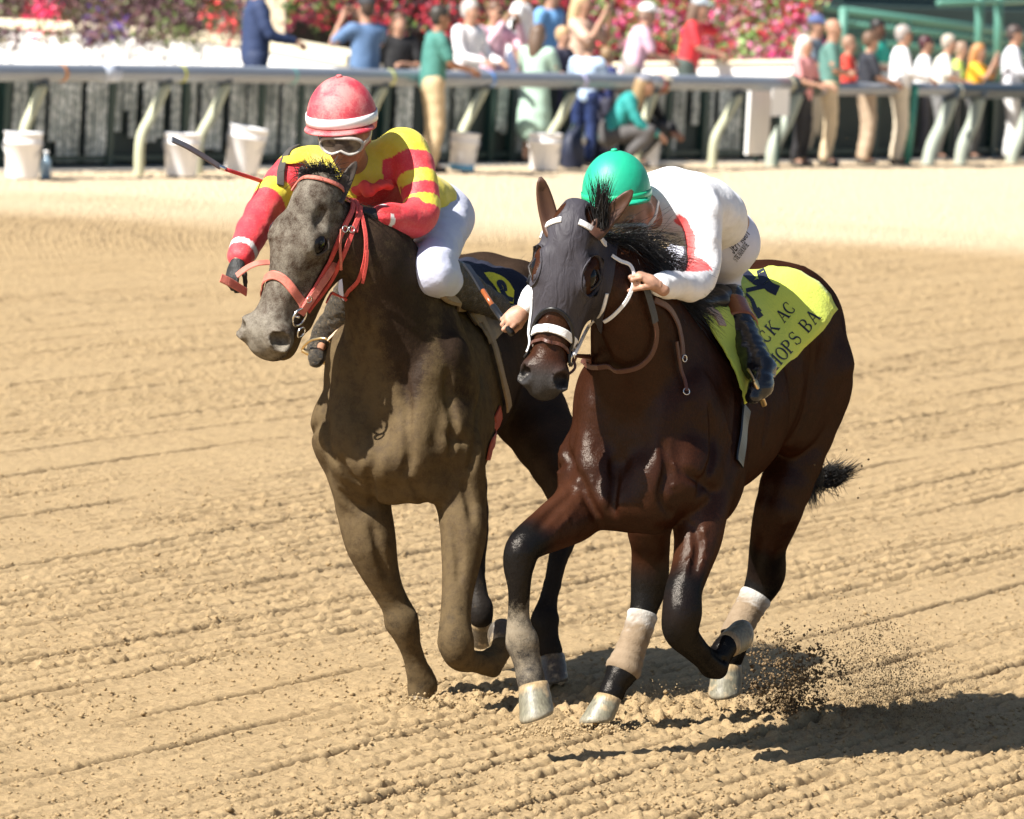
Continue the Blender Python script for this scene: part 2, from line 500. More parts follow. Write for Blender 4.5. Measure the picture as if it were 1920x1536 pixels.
def scatter_clods():
    n = 110000; rng = np.random.default_rng(5)
    y = 20.3 + 12.5 * rng.random(n) ** 1.6; x = rng.uniform(-.088, .088, n) * y
    tine, deep, ridge, lum, cl, keep = ground_parts(x, y)
    p = .10 + .55 * ridge * keep + .30 * (-tine) + .35 * np.clip(vnoise(x, y, 2.2, 41) * 2 - .9, 0, 1)
    for px, py, r in ((1250, 1345, .5), (830, 1320, .4), (1600, 1345, .6)):
        q = on_ground(px, py); p += .8 * np.exp(-((x - q[0]) ** 2 + (y - q[1]) ** 2) / (r * r))
    k = rng.random(n) < p * .75; x, y = x[k], y[k]
    z = ground_h(x, y); s_ = .0028 + .0085 * rng.random(len(x)) ** 3.5 + .008 * (rng.random(len(x)) < .012)
    lump_mesh(np.stack([x, y, z + s_ * .35], 1), s_, 'sand_clods', M_SAND)
scatter_clods()
# ------------------------------------------------------------------ the far rail, fence, planters and stand
RA, RB_ = on_ground(-60, 332), on_ground(1930, 306)
RT = nrm(RB_ - RA); RN = np.array([-RT[1], RT[0], 0])              # along the rail, and away from the track
if RN[1] < 0: RN = -RN
def far(px, py, off=0.0):
    """point seen at the pixel on the upright plane of the rail, moved off metres behind it"""
    d = fwd + cr * ((px - 960) / F_PX) - cu * ((py - 768) / F_PX)
    return CAM + d * (((RA + RN * off - CAM) @ RN) / (d @ RN))
def far_ground(px, off=0.0):
    """foot of that plane under pixel column px"""
    p = far(px, 200, off); return np.array([p[0], p[1], 0.0])
RROT = np.stack([RT, RN, [0, 0, 1]], 1)
M_RAIL = mat('rail_aluminium', (.25, .28, .33), .32, metal=.25, spec=.5, var=.12, vscale=3)
M_RAILD = mat('rail_dark_blue', (.035, .055, .075), .4)
M_POSTY = mat('post_pale_paint', (.46, .47, .33), .6, var=.25, vscale=5)
M_POSTG = mat('post_grey_green', (.33, .37, .31), .6, var=.2, vscale=5)
def outer_rail(pts, r, m, label, tapes=()):
    A = [far(*p) for p in pts]
    root = empty('outer_rail', (A[0][0], A[0][1], 0)); tag(root, label, 'rail')
    MB().tube(spline(A, 8), r, 20).build('rail_tube', m, root, True)
    for px, col, w in tapes:
        k = np.interp(px, [p[0] for p in pts], range(len(pts))); i = min(int(k), len(pts) - 2); a = A[i] + (A[i + 1] - A[i]) * (k - i)
        MB().tube([a - RT * w, a + RT * w], r + .003, 20).build('tape', mat('tape', col, .5), root, True)
    return root
outer_rail([(-70, 136), (400, 139), (760, 146), (1100, 152), (1490, 158)], .092, M_RAIL, 'long grey tube rail with coloured tape bands along the dirt track',
           ((107, (.45, .20, .08), .03), (195, (.45, .50, .60), .14), (334, (.50, .52, .06), .02), (541, (.15, .42, .42), .02), (727, (.50, .52, .20), .03), (912, (.10, .25, .60), .03), (1088, (.45, .45, .66), .05), (1232, (.50, .08, .12), .025), (1478, (.5, .5, .36), .03)))
outer_rail([(1526, 167), (1660, 167), (1795, 168)], .082, M_RAIL, 'short middle length of grey rail in front of the spectators')
outer_rail([(1782, 170), (1860, 171), (1990, 172)], .10, M_RAILD, 'dark blue end length of rail beyond the gap', ((1793, (.4, .42, .36), .03),))
outer_rail([(1486, 157), (1510, 159), (1530, 163)], .115, mat('rail_joint_dark', (.02, .035, .035), .5), 'dark green sleeve joining two lengths of rail')
def rail_post(px_pts, r, m, label, group):
    A = [far(*p, -.02) for p in px_pts]; b_ = A[-1]
    root = empty('rail_post', (b_[0], b_[1], 0)); tag(root, label, 'post', group)
    B = list(A[:-1]) + [np.array([b_[0], b_[1], -.05])]
    MB().tube(spline(B, 6), r, 12).build('post', m, root, True)
    MB().tube([A[0] + [0, 0, .0], A[0] + np.array([0, 0, .05]) + RN * .02], r * 1.5, 10).build('bracket', M_RAILD, root, True)
GP = 'curved posts carrying the outer rail'
for k, (pp, w) in enumerate((([(80, 162), (62, 205), (45, 250), (42, 330)], 'behind the leftmost bucket'), ([(312, 160), (285, 215), (264, 260), (261, 325)], 'standing free between the first two buckets'),
        ([(424, 160), (398, 215), (374, 262), (370, 328)], 'rising behind the second bucket'), ([(718, 166), (700, 205), (684, 250), (682, 326)], 'half hidden behind the red helmet'),
        ([(908, 168), (886, 210), (866, 255), (862, 322)], 'rising behind the blue bottomed bucket'), ([(1074, 176), (1052, 220), (1030, 262), (1026, 322)], 'rising behind the bucket right of the green polo shirt'),
        ([(1226, 176), (1212, 215), (1196, 262), (1194, 322)], 'behind the crouching pair'), ([(1384, 180), (1362, 220), (1340, 262), (1335, 316)], 'standing right of the crouching pair'))):
    rail_post(pp, .055, M_POSTY, 'pale curved rail post ' + w, GP)
for pp, w in (([(1494, 178), (1476, 225), (1452, 272), (1446, 312)], 'beside the woman in pink'), ([(1784, 188), (1768, 230), (1748, 272), (1738, 312)], 'right of the green stake'),
              ([(1836, 186), (1824, 230), (1806, 272), (1800, 309)], 'just right of the other broad post'), ([(1934, 200), (1914, 250), (1900, 285), (1897, 308)], 'at the right edge of the photo')):
    rail_post(pp, .085, M_POSTG, 'broad grey green rail post ' + w, GP)

# fence of dark screen, posts, sunlit patches built as pale slats behind the rail
M_FDARK = mat('fence_dark_screen', (.022, .034, .033), .8, var=.5, vscale=2)
M_FPOST = mat('fence_green_post', (.012, .04, .034), .5)
M_SUNSTRIP, t, b = nodes('fence_sunlit_strip'); v = objvec(t)
vr = t.nodes.new('ShaderNodeTexVoronoi'); vr.inputs['Scale'].default_value = 16; t.links.new(v, vr.inputs['Vector'])
t.links.new(mixc(t, 1.0, ramp(t, vr.outputs['Distance'], [(.2, (.80, .82, .80)), (.6, (.34, .38, .37))]), ramp(t, tex(t, 'noise', v, 1.7, 4), [(.35, (.35, .37, .36)), (.65, (1.1, 1.1, 1.1))]), 'MULTIPLY'), b.inputs['Base Color']); b.inputs['Roughness'].default_value = .7
def fence(x0, x1, top, posts, strips, label, off=1.1):
    a, b_ = far_ground(x0, off), far_ground(x1, off)
    za, zb = far(x0, top, off)[2], far(x1, top, off)[2]
    root = empty('fence', (a + b_) / 2); tag(root, label, 'fence')
    c = (a + b_) / 2; z = (za + zb) / 2
    MB().box(c + RN * .06 + [0, 0, z / 2], (np.linalg.norm(b_ - a), .03, z), RROT).build('screen_panel', M_FDARK, root)
    MB().box(c + [0, 0, z], (np.linalg.norm(b_ - a), .06, .06), RROT).build('top_bar', M_FPOST, root)
    MB().box(c + [0, 0, .10], (np.linalg.norm(b_ - a), .05, .06), RROT).build('bottom_bar', M_FPOST, root)
    for px in posts:
        p = far_ground(px, off); MB().box(p + [0, 0, z / 2], (.11, .09, z + .08), RROT).build('post', M_FPOST, root)
    for q in strips:
        px0, px1 = q[0], q[1]; lo = far((px0 + px1) / 2, q[2] if len(q) > 2 else 318, off)[2]
        p0, p1 = far_ground(px0, off), far_ground(px1, off)
        n = max(1, round((px1 - px0) / 13))
        for i in range(n):
            p = p0 + (p1 - p0) * (i + .5) / n; w = np.linalg.norm(p1 - p0) / n
            lo2 = max(.06, lo + RNG.uniform(-.03, .03))
            MB().box(p - RN * .012 + [0, 0, (z - .03 + lo2) / 2], (w * .84, .02, z - .03 - lo2), RROT).build('sunlit_strip', M_SUNSTRIP, root)
fence(-70, 800, 142, (8, 55, 205, 345, 486, 560, 640, 720), ((21, 50, 245), (65, 83, 255), (90, 106, 260), (228, 240, 204), (240, 254, 262), (266, 305, 262), (318, 337, 250), (354, 366, 258), (374, 416, 280), (428, 458, 275), (462, 482), (492, 520, 300), (526, 556, 300), (566, 600, 290), (606, 632, 280), (650, 690, 300), (740, 772, 290), (106, 150, 318), (160, 200, 318), (210, 226, 250)),
      'dark screened fence with sunlit patch slats behind the left half of the rail')
fence(804, 1500, 156, (810, 920, 960, 1060, 1175, 1252, 1320, 1400, 1492), ((826, 842, 320), (848, 878, 310), (1088, 1120, 300), (1130, 1160, 290), (1205, 1245, 300), (930, 950, 250), (968, 984, 290), (1268, 1284, 250), (1295, 1310, 230), (1330, 1336, 310), (1345, 1390, 300), (1262, 1268, 300)),
      'dark screened fence behind the middle of the rail, showing through beside the crouching pair')
fence(1500, 1990, 168, (1560, 1640, 1780, 1862, 1950), (), 'plain dark screened fence behind the spectators at the right')
M_WBOARD = mat('white_board', (.80, .80, .80), .5)
def board(px0, py0, px1, py1, off, m, name, label, cat, th=.04):
    a, b_ = far(px0, py0, off), far(px1, py1, off); w = abs((b_ - a) @ RT); h = abs(a[2] - b_[2])
    c = (a + b_) / 2
    root = empty(name, (c[0], c[1], 0)); tag(root, label, cat)
    MB().box(c, (w, th, h), RROT).build('panel', m, root)
    MB().box([c[0], c[1], (c[2] - h / 2) / 2], (.05, .03, max(.02, c[2] - h / 2)), RROT).build('leg', M_FPOST, root)
board(1406, 150, 1438, 290, .55, M_WBOARD, 'white_board', 'tall white board standing behind the rail left of the woman in pink', 'board')
board(1448, 166, 1478, 218, -.16, M_WBOARD, 'white_sign', 'small white sheet hanging on the rail', 'sign', .01)
g = far_ground(1706, -.15); r_ = empty('marker_stake', g); tag(r_, 'thin green stake standing on the track edge', 'stake')
MB().tube([g, far(1716, 160, -.15)], .05, 8).build('stake', mat('green_paint', (.05, .25, .19), .5), r_, True)

# planter walls
M_WALL = mat('white_wall', (.80, .79, .76), .7, var=.04, vscale=2)
M_CAP = mat('cream_coping', (.74, .66, .48), .7, var=.06, vscale=2)
def planter(tops, depth, label, capw=.12):
    """tops: pixel x, y and distance of the front top edge"""
    A = [at(*q) for q in tops]; d = nrm(A[-1] - A[0]); n_ = nrm(np.array([-d[1], d[0], 0])); n_ = n_ if n_[1] > 0 else -n_
    root = empty('planter_wall', (A[0][0], A[0][1], 0)); tag(root, label, 'wall')
    for a, b_ in zip(A[:-1], A[1:]):
        for nm, z0, o0, o1, m in (('wall', None, 0, depth, M_WALL), ('coping', .002, -.05, depth * .55, M_CAP)):
            V = []
            for p in (a, b_):
                for z in ((0 if z0 is None else p[2] - capw + z0), (p[2] - capw if z0 is None else p[2])):
                    for o in (o0, o1): V.append(np.array([p[0], p[1], z]) + n_ * o)
            MB().add(V, [(0, 1, 3, 2), (4, 6, 7, 5), (0, 4, 5, 1), (2, 3, 7, 6), (0, 2, 6, 4), (1, 5, 7, 3)]).build(nm, m, root)
planter([(-90, 30, 86), (110, 40, 83.5), (240, 46, 82), (440, 66, 79.5), (655, 104, 77)], 1.2, 'long white planter wall with cream coping below the dark flower bed')
planter([(1110, 118, 88), (1300, 114, 86), (1510, 112, 84)], 2.6, 'cream topped planter wall below the pink flower bed', .05)
M_PAVE = mat('concrete_apron', (.33, .31, .28), .85, var=.15, vscale=2)
a, b_ = far_ground(-200, .5), far_ground(2100, .5)
o = MB().add([a + [0, 0, .012], b_ + [0, 0, .012], b_ + RN * 60 + [0, 0, .012], a + RN * 60 + [0, 0, .012]], [(0, 1, 2, 3)]).build('pavement', M_PAVE); tag(o, kind='structure')

# flower beds: leaf and petal sized faces through a mound
def leaf_mat(name, cols):
    m, t, b = nodes(name); a = t.nodes.new('ShaderNodeAttribute'); a.attribute_name = 'tint'
    t.links.new(a.outputs['Color'], b.inputs['Base Color']); b.inputs['Roughness'].default_value = .6; return m
M_LEAF = leaf_mat('petals', None)
def flower_bed(name, label, px0, px1, pytop, pybot, off, depth, n, palette, size=.05, mound=.0):
    V = []; Fs = []; C = []
    p_ = at((px0 + px1) / 2, 100, (off[0] + off[1]) / 2); root = empty(name, (p_[0], p_[1], 0)); tag(root, label, 'flowers')
    nc = n // 18
    for _ in range(nc):
        px = RNG.uniform(px0, px1); u = RNG.uniform(0, 1); yb = np.interp(px, [px0, px1], pybot); yt = np.interp(px, [px0, px1], pytop)
        py = yb + (yt - yb) * u
        c = at(px, py, np.interp(px, [px0, px1], off) + depth * (u * .9 + RNG.uniform(-.08, .08)))
        k = palette(px, u)
        for _ in range(18):
            p = c + RNG.normal(0, size * 1.7, 3); a_ = nrm(RNG.normal(0, 1, 3)); b2 = nrm(np.cross(a_, RNG.normal(0, 1, 3))); s_ = size * RNG.uniform(.5, 1.2); i = len(V)
            V += [p - a_ * s_, p + b2 * s_ * .5, p + a_ * s_, p - b2 * s_ * .5]; Fs.append((i, i + 1, i + 2, i + 3)); cc = np.array(k) * RNG.uniform(.6, 1.35); C += [cc] * 4
    me = mesh_np('foliage', np.array(V), np.array(Fs)); set_col(me, 'tint', np.array(C)); o = link('foliage', me, M_LEAF, root, smooth=False); tag(o, kind='stuff')
    # soil mound under the leaves
    a0, a1 = at(px0, pytop[0] + 74, off[0] + 1.9), at(px1, pytop[1] + 74, off[1] + 1.9); b0, b1 = at(px0, pytop[0], off[0] + depth), at(px1, pytop[1], off[1] + depth)
    W_ = [a0, a1, b1, b0]; Vs = [p - np.array([0, 0, .06]) for p in W_] + [np.array([p[0], p[1], 0]) for p in W_]
    MB().add(Vs, [(0, 1, 2, 3), (0, 4, 5, 1), (1, 5, 6, 2), (2, 6, 7, 3), (3, 7, 4, 0), (7, 6, 5, 4)]).build('soil', mat('planter_soil', (.035, .028, .022), .9), root)
PINK, REDF, GRN, PUR, MAG, DRED = (.55, .16, .30), (.50, .03, .05), (.13, .22, .05), (.075, .030, .040), (.62, .04, .18), (.20, .015, .035)
def pal1(px, u):
    q = RNG.random()
    if abs(px - 90) < 22 and u < .55 and q < .7: return (.70, .03, .12)
    if abs(px - 420) < 22 and q < .4: return (.62, .06, .06)
    if abs(px - 205) < 30 and q < .25: return (.10, .05, .28)
    return PUR if q < .48 else (.10, .075, .04) if q < .8 else (.09, .13, .03) if q < .92 else (.15, .06, .07)
flower_bed('flower_bed', 'dark purple leaved flower bed with a few red blooms above the white wall', -60, 455, (-70, -60), (76, 58), (85.4, 78.7), 3.4, 11000, pal1, .055)
def pal2(px, u):
    q = RNG.random(); return REDF if q < .22 else DRED if q < .50 else (.04, .018, .025) if q < .76 else GRN
flower_bed('flower_bed', 'dark red flower bed behind the spectators with raised phones', 540, 1060, (-80, -60), (44, 64), (86, 90), 2.5, 8500, pal2, .06)
def pal3(px, u):
    s_ = (px + u * 190 + RNG.normal(0, 12)) % 112; q = RNG.random()
    if s_ < 30: return DRED if q < .6 else REDF
    if s_ < 44: return REDF if q < .7 else GRN
    return PINK if q < .24 else (.62, .34, .44) if q < .36 else GRN if q < .70 else (.20, .30, .09) if q < .92 else MAG
flower_bed('flower_bed', 'pink, red and green striped flower bed sloping behind the cream wall', 1050, 1530, (-80, -10), (98, 104), (91, 87.5), 3.4, 14000, pal3, .06)

# green stand with railings at the right
M_TEAL = mat('stand_teal_dark', (.035, .075, .075), .7, var=.25, vscale=.8)
M_GREEN = mat('stand_green_paint', (.085, .24, .19), .5)
sr = empty('grandstand', far_ground(1720, 13)); tag(sr, 'dark green tiered stand with railings in the upper right corner', 'stand')
p0, p1 = far_ground(1440, 16), far_ground(2050, 16)
for k in range(5):
    c = (p0 + p1) / 2 + RN * (k * .8) + [0, 0, .45 + k * .35]
    MB().box(c, (np.linalg.norm(p1 - p0), .8, .9 + k * .7), RROT).build('tier', M_TEAL, sr)
def bar(pa, pb, r, name, root, off, m=M_GREEN): MB().tube([far(*pa, off), far(*pb, off)], r, 8).build(name, m, root, True)
bar((1580, 20), (1930, 66), .07, 'rail', sr, 13); bar((1582, 44), (1930, 84), .05, 'rail', sr, 13.05); bar((1582, 76), (1930, 104), .045, 'rail', sr, 13.1)
bar((1480, -2), (1585, 22), .05, 'rail', sr, 13.3)
for i in range(34):
    px = 1586 + i * 10.2; t_ = (px - 1580) / 350
    bar((px, 22 + 46 * t_), (px - 1, 100 + 26 * t_), .014, 'baluster', sr, 13.02)
for i in range(9):
    px = 1490 + i * 11; bar((px, -30), (px - 1, 62), .016, 'baluster', sr, 13.3, M_FPOST)
for px in (1582, 1700, 1838, 1874):
    bar((px, -40 if px > 1800 else 14 + (px - 1580) * .13), (px - 4, 150), .075, 'post', sr, 12.6 if px > 1800 else 13)
bar((1760, 6), (1930, 2), .06, 'beam', sr, 12.6)

# ------------------------------------------------------------------ things on the ground by the rail
M_BUCK = mat('white_bucket_plastic', (.78, .78, .80), .45, spec=.4)
M_BUCKB = mat('blue_bucket_base', (.20, .52, .75), .45)
def bucket(px, pyb, pyt, wpx, off, label, tilt=0.0, base=None):
    """tapered pail with rolled rim, hollow, wire handle"""
    g_ = far_ground(px, off); s_ = far(px, 300, off)[1] / F_PX
    h = (far(px, pyt, off)[2]) ; r1 = wpx * s_ / 2; r0_ = r1 * .86
    root = empty('bucket', g_); tag(root, label, 'bucket', 'white buckets set along the rail')
    R = np.array([[math.cos(tilt), 0, math.sin(tilt)], [0, 1, 0], [-math.sin(tilt), 0, math.cos(tilt)]])
    z0 = .012 + abs(math.sin(tilt)) * r0_
    prof = [(r0_ * .96, 0), (r0_, .02), (r0_ + (r1 - r0_) * .72, h * .74), (r1 * 1.02, h * .75), (r1 * 1.02, h * .79), (r1 * .99, h * .80), (r1, h * .96), (r1 * 1.05, h * .965), (r1 * 1.05, h), (r1 * .95, h), (r1 * .90, h * .5), (r0_ * .9, .03)]
    MB().lathe(prof, g_ + [0, 0, z0], R, 28).build('pail', M_BUCK, root, True)
    if base: MB().lathe([(r0_ * 1.005, .01), (r0_ * 1.03, h * .18)], g_ + [0, 0, z0 + .001], R, 28).build('base', base, root, True)
    hp = [g_ + [0, 0, z0] + R @ np.array([r1 * 1.07 * math.cos(a), -r1 * 1.07 * math.sin(a) * .75, h * .78 - r1 * .9 * math.sin(a)]) for a in np.linspace(0, math.pi, 13)]
    MB().tube(hp, .006, 6).build('handle', M_STEEL2, root, True)
M_STEEL2 = mat('handle_wire', (.5, .5, .5), .4, metal=1.0)
bucket(47, 334, 250, 71, -.45, 'white bucket at the far left beside a water bottle')
bucket(345, 331, 252, 68, -.4, 'white bucket behind the grey tip of the whip')
bucket(457, 328, 243, 72, -.35, 'tilted white bucket left of the red helmet', .14)
bucket(872, 326, 252, 54, -.35, 'white bucket with blue bottom beside the man in khaki trousers', .05, M_BUCKB)
bucket(1026, 321, 252, 62, -.3, 'upright white bucket left of the dark blue bag')
bucket(1222, 318, 252, 42, .1, 'white bucket mostly hidden behind the crouching woman')
g_ = far_ground(91, -.4); rb = empty('water_bottle', g_); tag(rb, 'clear blue water bottle standing beside the leftmost bucket', 'bottle')
M_BOT = mat('bottle_plastic', (.35, .50, .65), .15, trans=.4)
MB().lathe([(.05, 0), (.056, .02), (.056, .16), (.05, .19), (.03, .22), (.022, .24), (.022, .26)], g_, None, 16).build('bottle', M_BOT, rb, True)
MB().lathe([(.026, .26), (.026, .29)], g_, None, 12).build('cap', M_WBOARD, rb, True)
g_ = far_ground(1078, .0); rb = empty('kit_bag', g_); tag(rb, 'dark blue upright bag with a white patch beside the bucket', 'bag')
BS = Solid(*bounds([g_, g_ + [0, 0, .5]], .3), .02)
BS.ell(g_ + [0, 0, .22], (.17, .13, .24), RROT, .04); BS.cap(g_ + [0, 0, .05], g_ + RT * .05 + [0, 0, .45], .13, .08, .05); BS.ell(g_ - [0, 0, .3], (.5, .5, .30), None, .01, 'sub')
BS.obj('bag', mat('navy_nylon', (.012, .018, .045), .6, bump=.5, bscale=20), rb)
MB().lathe([(.001, 0), (.045, .004), (.05, .008)], g_ + RT * .03 - RN * .125 + [0, 0, .36], rot_to(-RN), 14, 1, 1.6).build('patch', M_WBOARD, rb, True)
MB().tube(spline([g_ + RT * -.06 + [0, 0, .45], g_ + [0, 0, .54], g_ + RT * .07 + [0, 0, .46]], 5), .012, 6).build('strap', M_FPOST, rb, True)
# ------------------------------------------------------------------ horses
class Frame:
    """stands at the foot of the withers, facing F, with its left hand side L"""
    def __init__(s, px, y, theta, lat=1.0, z=0.0, rise=0.0, slim=0.0):
        s.rise = rise; s.slim = slim
        p = at(px, 700, y); s.y = y
        s.O = np.array([p[0], y, z]); s.th = rad(theta); s.lat = lat
        s.F = np.array([-math.sin(s.th), -math.cos(s.th), 0]); s.L = np.array([math.cos(s.th), -math.sin(s.th), 0]); s.U = np.array([0, 0, 1.])
        s.R = np.stack([s.F, s.L, s.U], 1)
    def H(s, f, l, u): return s.O + s.F * f + s.L * l * s.lat * (1 - s.slim * min(1, max(0, (-f - .55) / .3))) + s.U * (u + s.rise * max(0.0, -f - .1))
    def J(s, px, py, f, l): return at(px, py, s.y - math.cos(s.th) * f - math.sin(s.th) * l)

class Head:
    """poll P0, nose end P1, face turned by psi degrees round the head's own axis"""
    def __init__(s, P0, P1, psi, view=None, mz=1.0):
        s.mz = mz; s.P0 = np.asarray(P0, float); s.L = np.linalg.norm(P1 - P0); s.k = s.L / .64
        s.a = nrm(P1 - P0)
        v = np.array([0, -1, .08]) if view is None else np.asarray(view, float)
        n0 = nrm(v - s.a * (v @ s.a)); s0 = np.cross(n0, s.a)
        if s0[0] < 0: s0 = -s0
        p = rad(psi)
        s.n = n0 * math.cos(p) - s0 * math.sin(p)
        s.s = s0 * math.cos(p) + n0 * math.sin(p)
        s.R = np.stack([s.a, s.n, s.s], 1)
    def __call__(s, a, n, q): return s.P0 + (s.a * a + s.n * n + s.s * q) * s.k

def add_head(S, h, jaw=0.0):
    k = h.k
    def w(c):
        return 1 + (h.mz - 1) * min(1, max(0, (c[0] - .33) / .12))
    def E(c, r, kk=.03, op='add', R=None):
        m = w(c); c = (c[0], c[1] * m, c[2] * m); S.ell(h(*c), np.array(r) * k * np.array([1, m, m]), h.R if R is None else R, kk, op)
    def C(a, b, ra, rb, kk=.03, u=None, fu=1, op='add'):
        S.cap(h(a[0], a[1] * w(a), a[2] * w(a)), h(b[0], b[1] * w(b), b[2] * w(b)), ra * k * w(a), rb * k * w(b), kk, op, u, fu)
    E((.09, -.085, 0), (.13, .10, .085), .05)
    E((.20, -.065, 0), (.15, .072, .092), .04)
    for q in (-1, 1):
        E((.205, -.062, q * .082), (.055, .036, .030), .03)
        C((.165, -.03, q * .055), (.235, -.028, q * .078), .022, .018, .03)
        E((.20, -.165, q * .052), (.13, .105, .036), .05)
        C((.10, -.20, q * .045), (.27, -.235, q * .038), .045, .042, .05)
        C((.27, -.235, q * .038), (.47, -.155, q * .028), .040, .027, .04)
        E((.130, -.030, q * .078), (.038, .014, .022), .03, 'sub')
        C((.30, -.078, q * .092), (.44, -.078, q * .076), .018, .016, .035, op='sub')
        C((.25, -.115, q * .074), (.42, -.095, q * .055), .016, .012, .025)
    C((.18, -.065, 0), (.52, -.058, 0), .045, .026, .04, h.s, 1.55)
    C((.20, -.13, 0), (.50, -.105, 0), .070, .040, .05)
    C((.30, -.17, 0), (.50, -.125, 0), .055, .034, .05)
    E((.545, -.082, 0), (.085, .060, .058), .035)
    E((.600, -.100, 0), (.040, .045, .050), .03)
    for q in (-1, 1):
        E((.560, -.062, q * .047), (.050, .040, .032), .020)
        C((.585, -.060, q * .070), (.545, -.035, q * .052), .012, .010, .015)
    E((.565, -.150 - jaw, 0), (.055, .026, .036), .018)
    E((.52, -.150 - jaw * .7, 0), (.05, .03, .034), .03)
    for q in (-1, 1):
        E((.568, -.040, q * .066), (.030, .025, .027), .010, 'sub')
        E((.560, -.045, q * .054), (.016, .026, .018), .012, 'sub')
        E((.212, -.050, q * .112), (.036, .024, .020), .010, 'sub')
    E((.60, -.128 - jaw * .5, 0), (.075, .0045 + jaw * .6, .08), .008, 'sub')

def hoof(name, top, bot, toe, rt, rb, mat_, parent, heel=.78, droop=.30, tone=(.175, .165, .122)):
    """hoof wall from coronet ring to ground ring"""
    top = np.asarray(top); bot = np.asarray(bot); z = nrm(bot - top)
    x = nrm(np.asarray(toe, float) - z * (np.asarray(toe, float) @ z)); y = np.cross(z, x)
    n = 32; V = []; rows = 9; T_ = []
    for i in range(rows):
        t = i / (rows - 1)
        c = top + (bot - top) * t; r = rt + (rb - rt) * (1 - (1 - t) ** 1.4) + .0010 * math.sin(i * 2.1)
        if i == 0: r *= .96
        if i == rows - 1: r *= .97
        for k in range(n):
            a = 2 * math.pi * k / n; e = math.cos(a)
            q = r * (1 if e > 0 else heel + (1 - heel) * (1 + e))
            V.append(c + x * q * e + y * r * .95 * math.sin(a) + x * (.25 * r * (t - .3)) + z * r * e * (.10 + droop * t)); T_.append(t)
    for rr, dz in ((.86, .0), (.78, -.012)):
        for k in range(n):
            a = 2 * math.pi * k / n
            V.append(bot + z * dz + x * rb * rr * math.cos(a) + y * rb * rr * .93 * math.sin(a) + x * (.17 * rb) + z * rb * rr * math.cos(a) * (.10 + droop)); T_.append(1.0)
    R = rows + 2
    Fs = [(i * n + k, i * n + (k + 1) % n, (i + 1) * n + (k + 1) % n, (i + 1) * n + k) for i in range(R - 1) for k in range(n)]
    Fs.append(tuple((R - 1) * n + k for k in range(n))); Fs.append(tuple(range(n - 1, -1, -1)))
    o = MB().add(V, Fs).build(name, mat_, parent, True)
    T_ = np.array(T_); C = np.tile(np.array(tone), (len(T_), 1)); C = lerp(C, np.array((.44, .32, .18)) * (sum(tone) / .66), np.clip((.24 - T_) / .08, 0, 1)); C = lerp(C, np.array((.50, .45, .36)) * (sum(tone) / .66), np.clip((T_ - .82) / .1, 0, 1) * .6)
    C *= RNG.uniform(.82, 1.12, (len(C), 1)); set_col(o.data, 'coat', C)
    return o

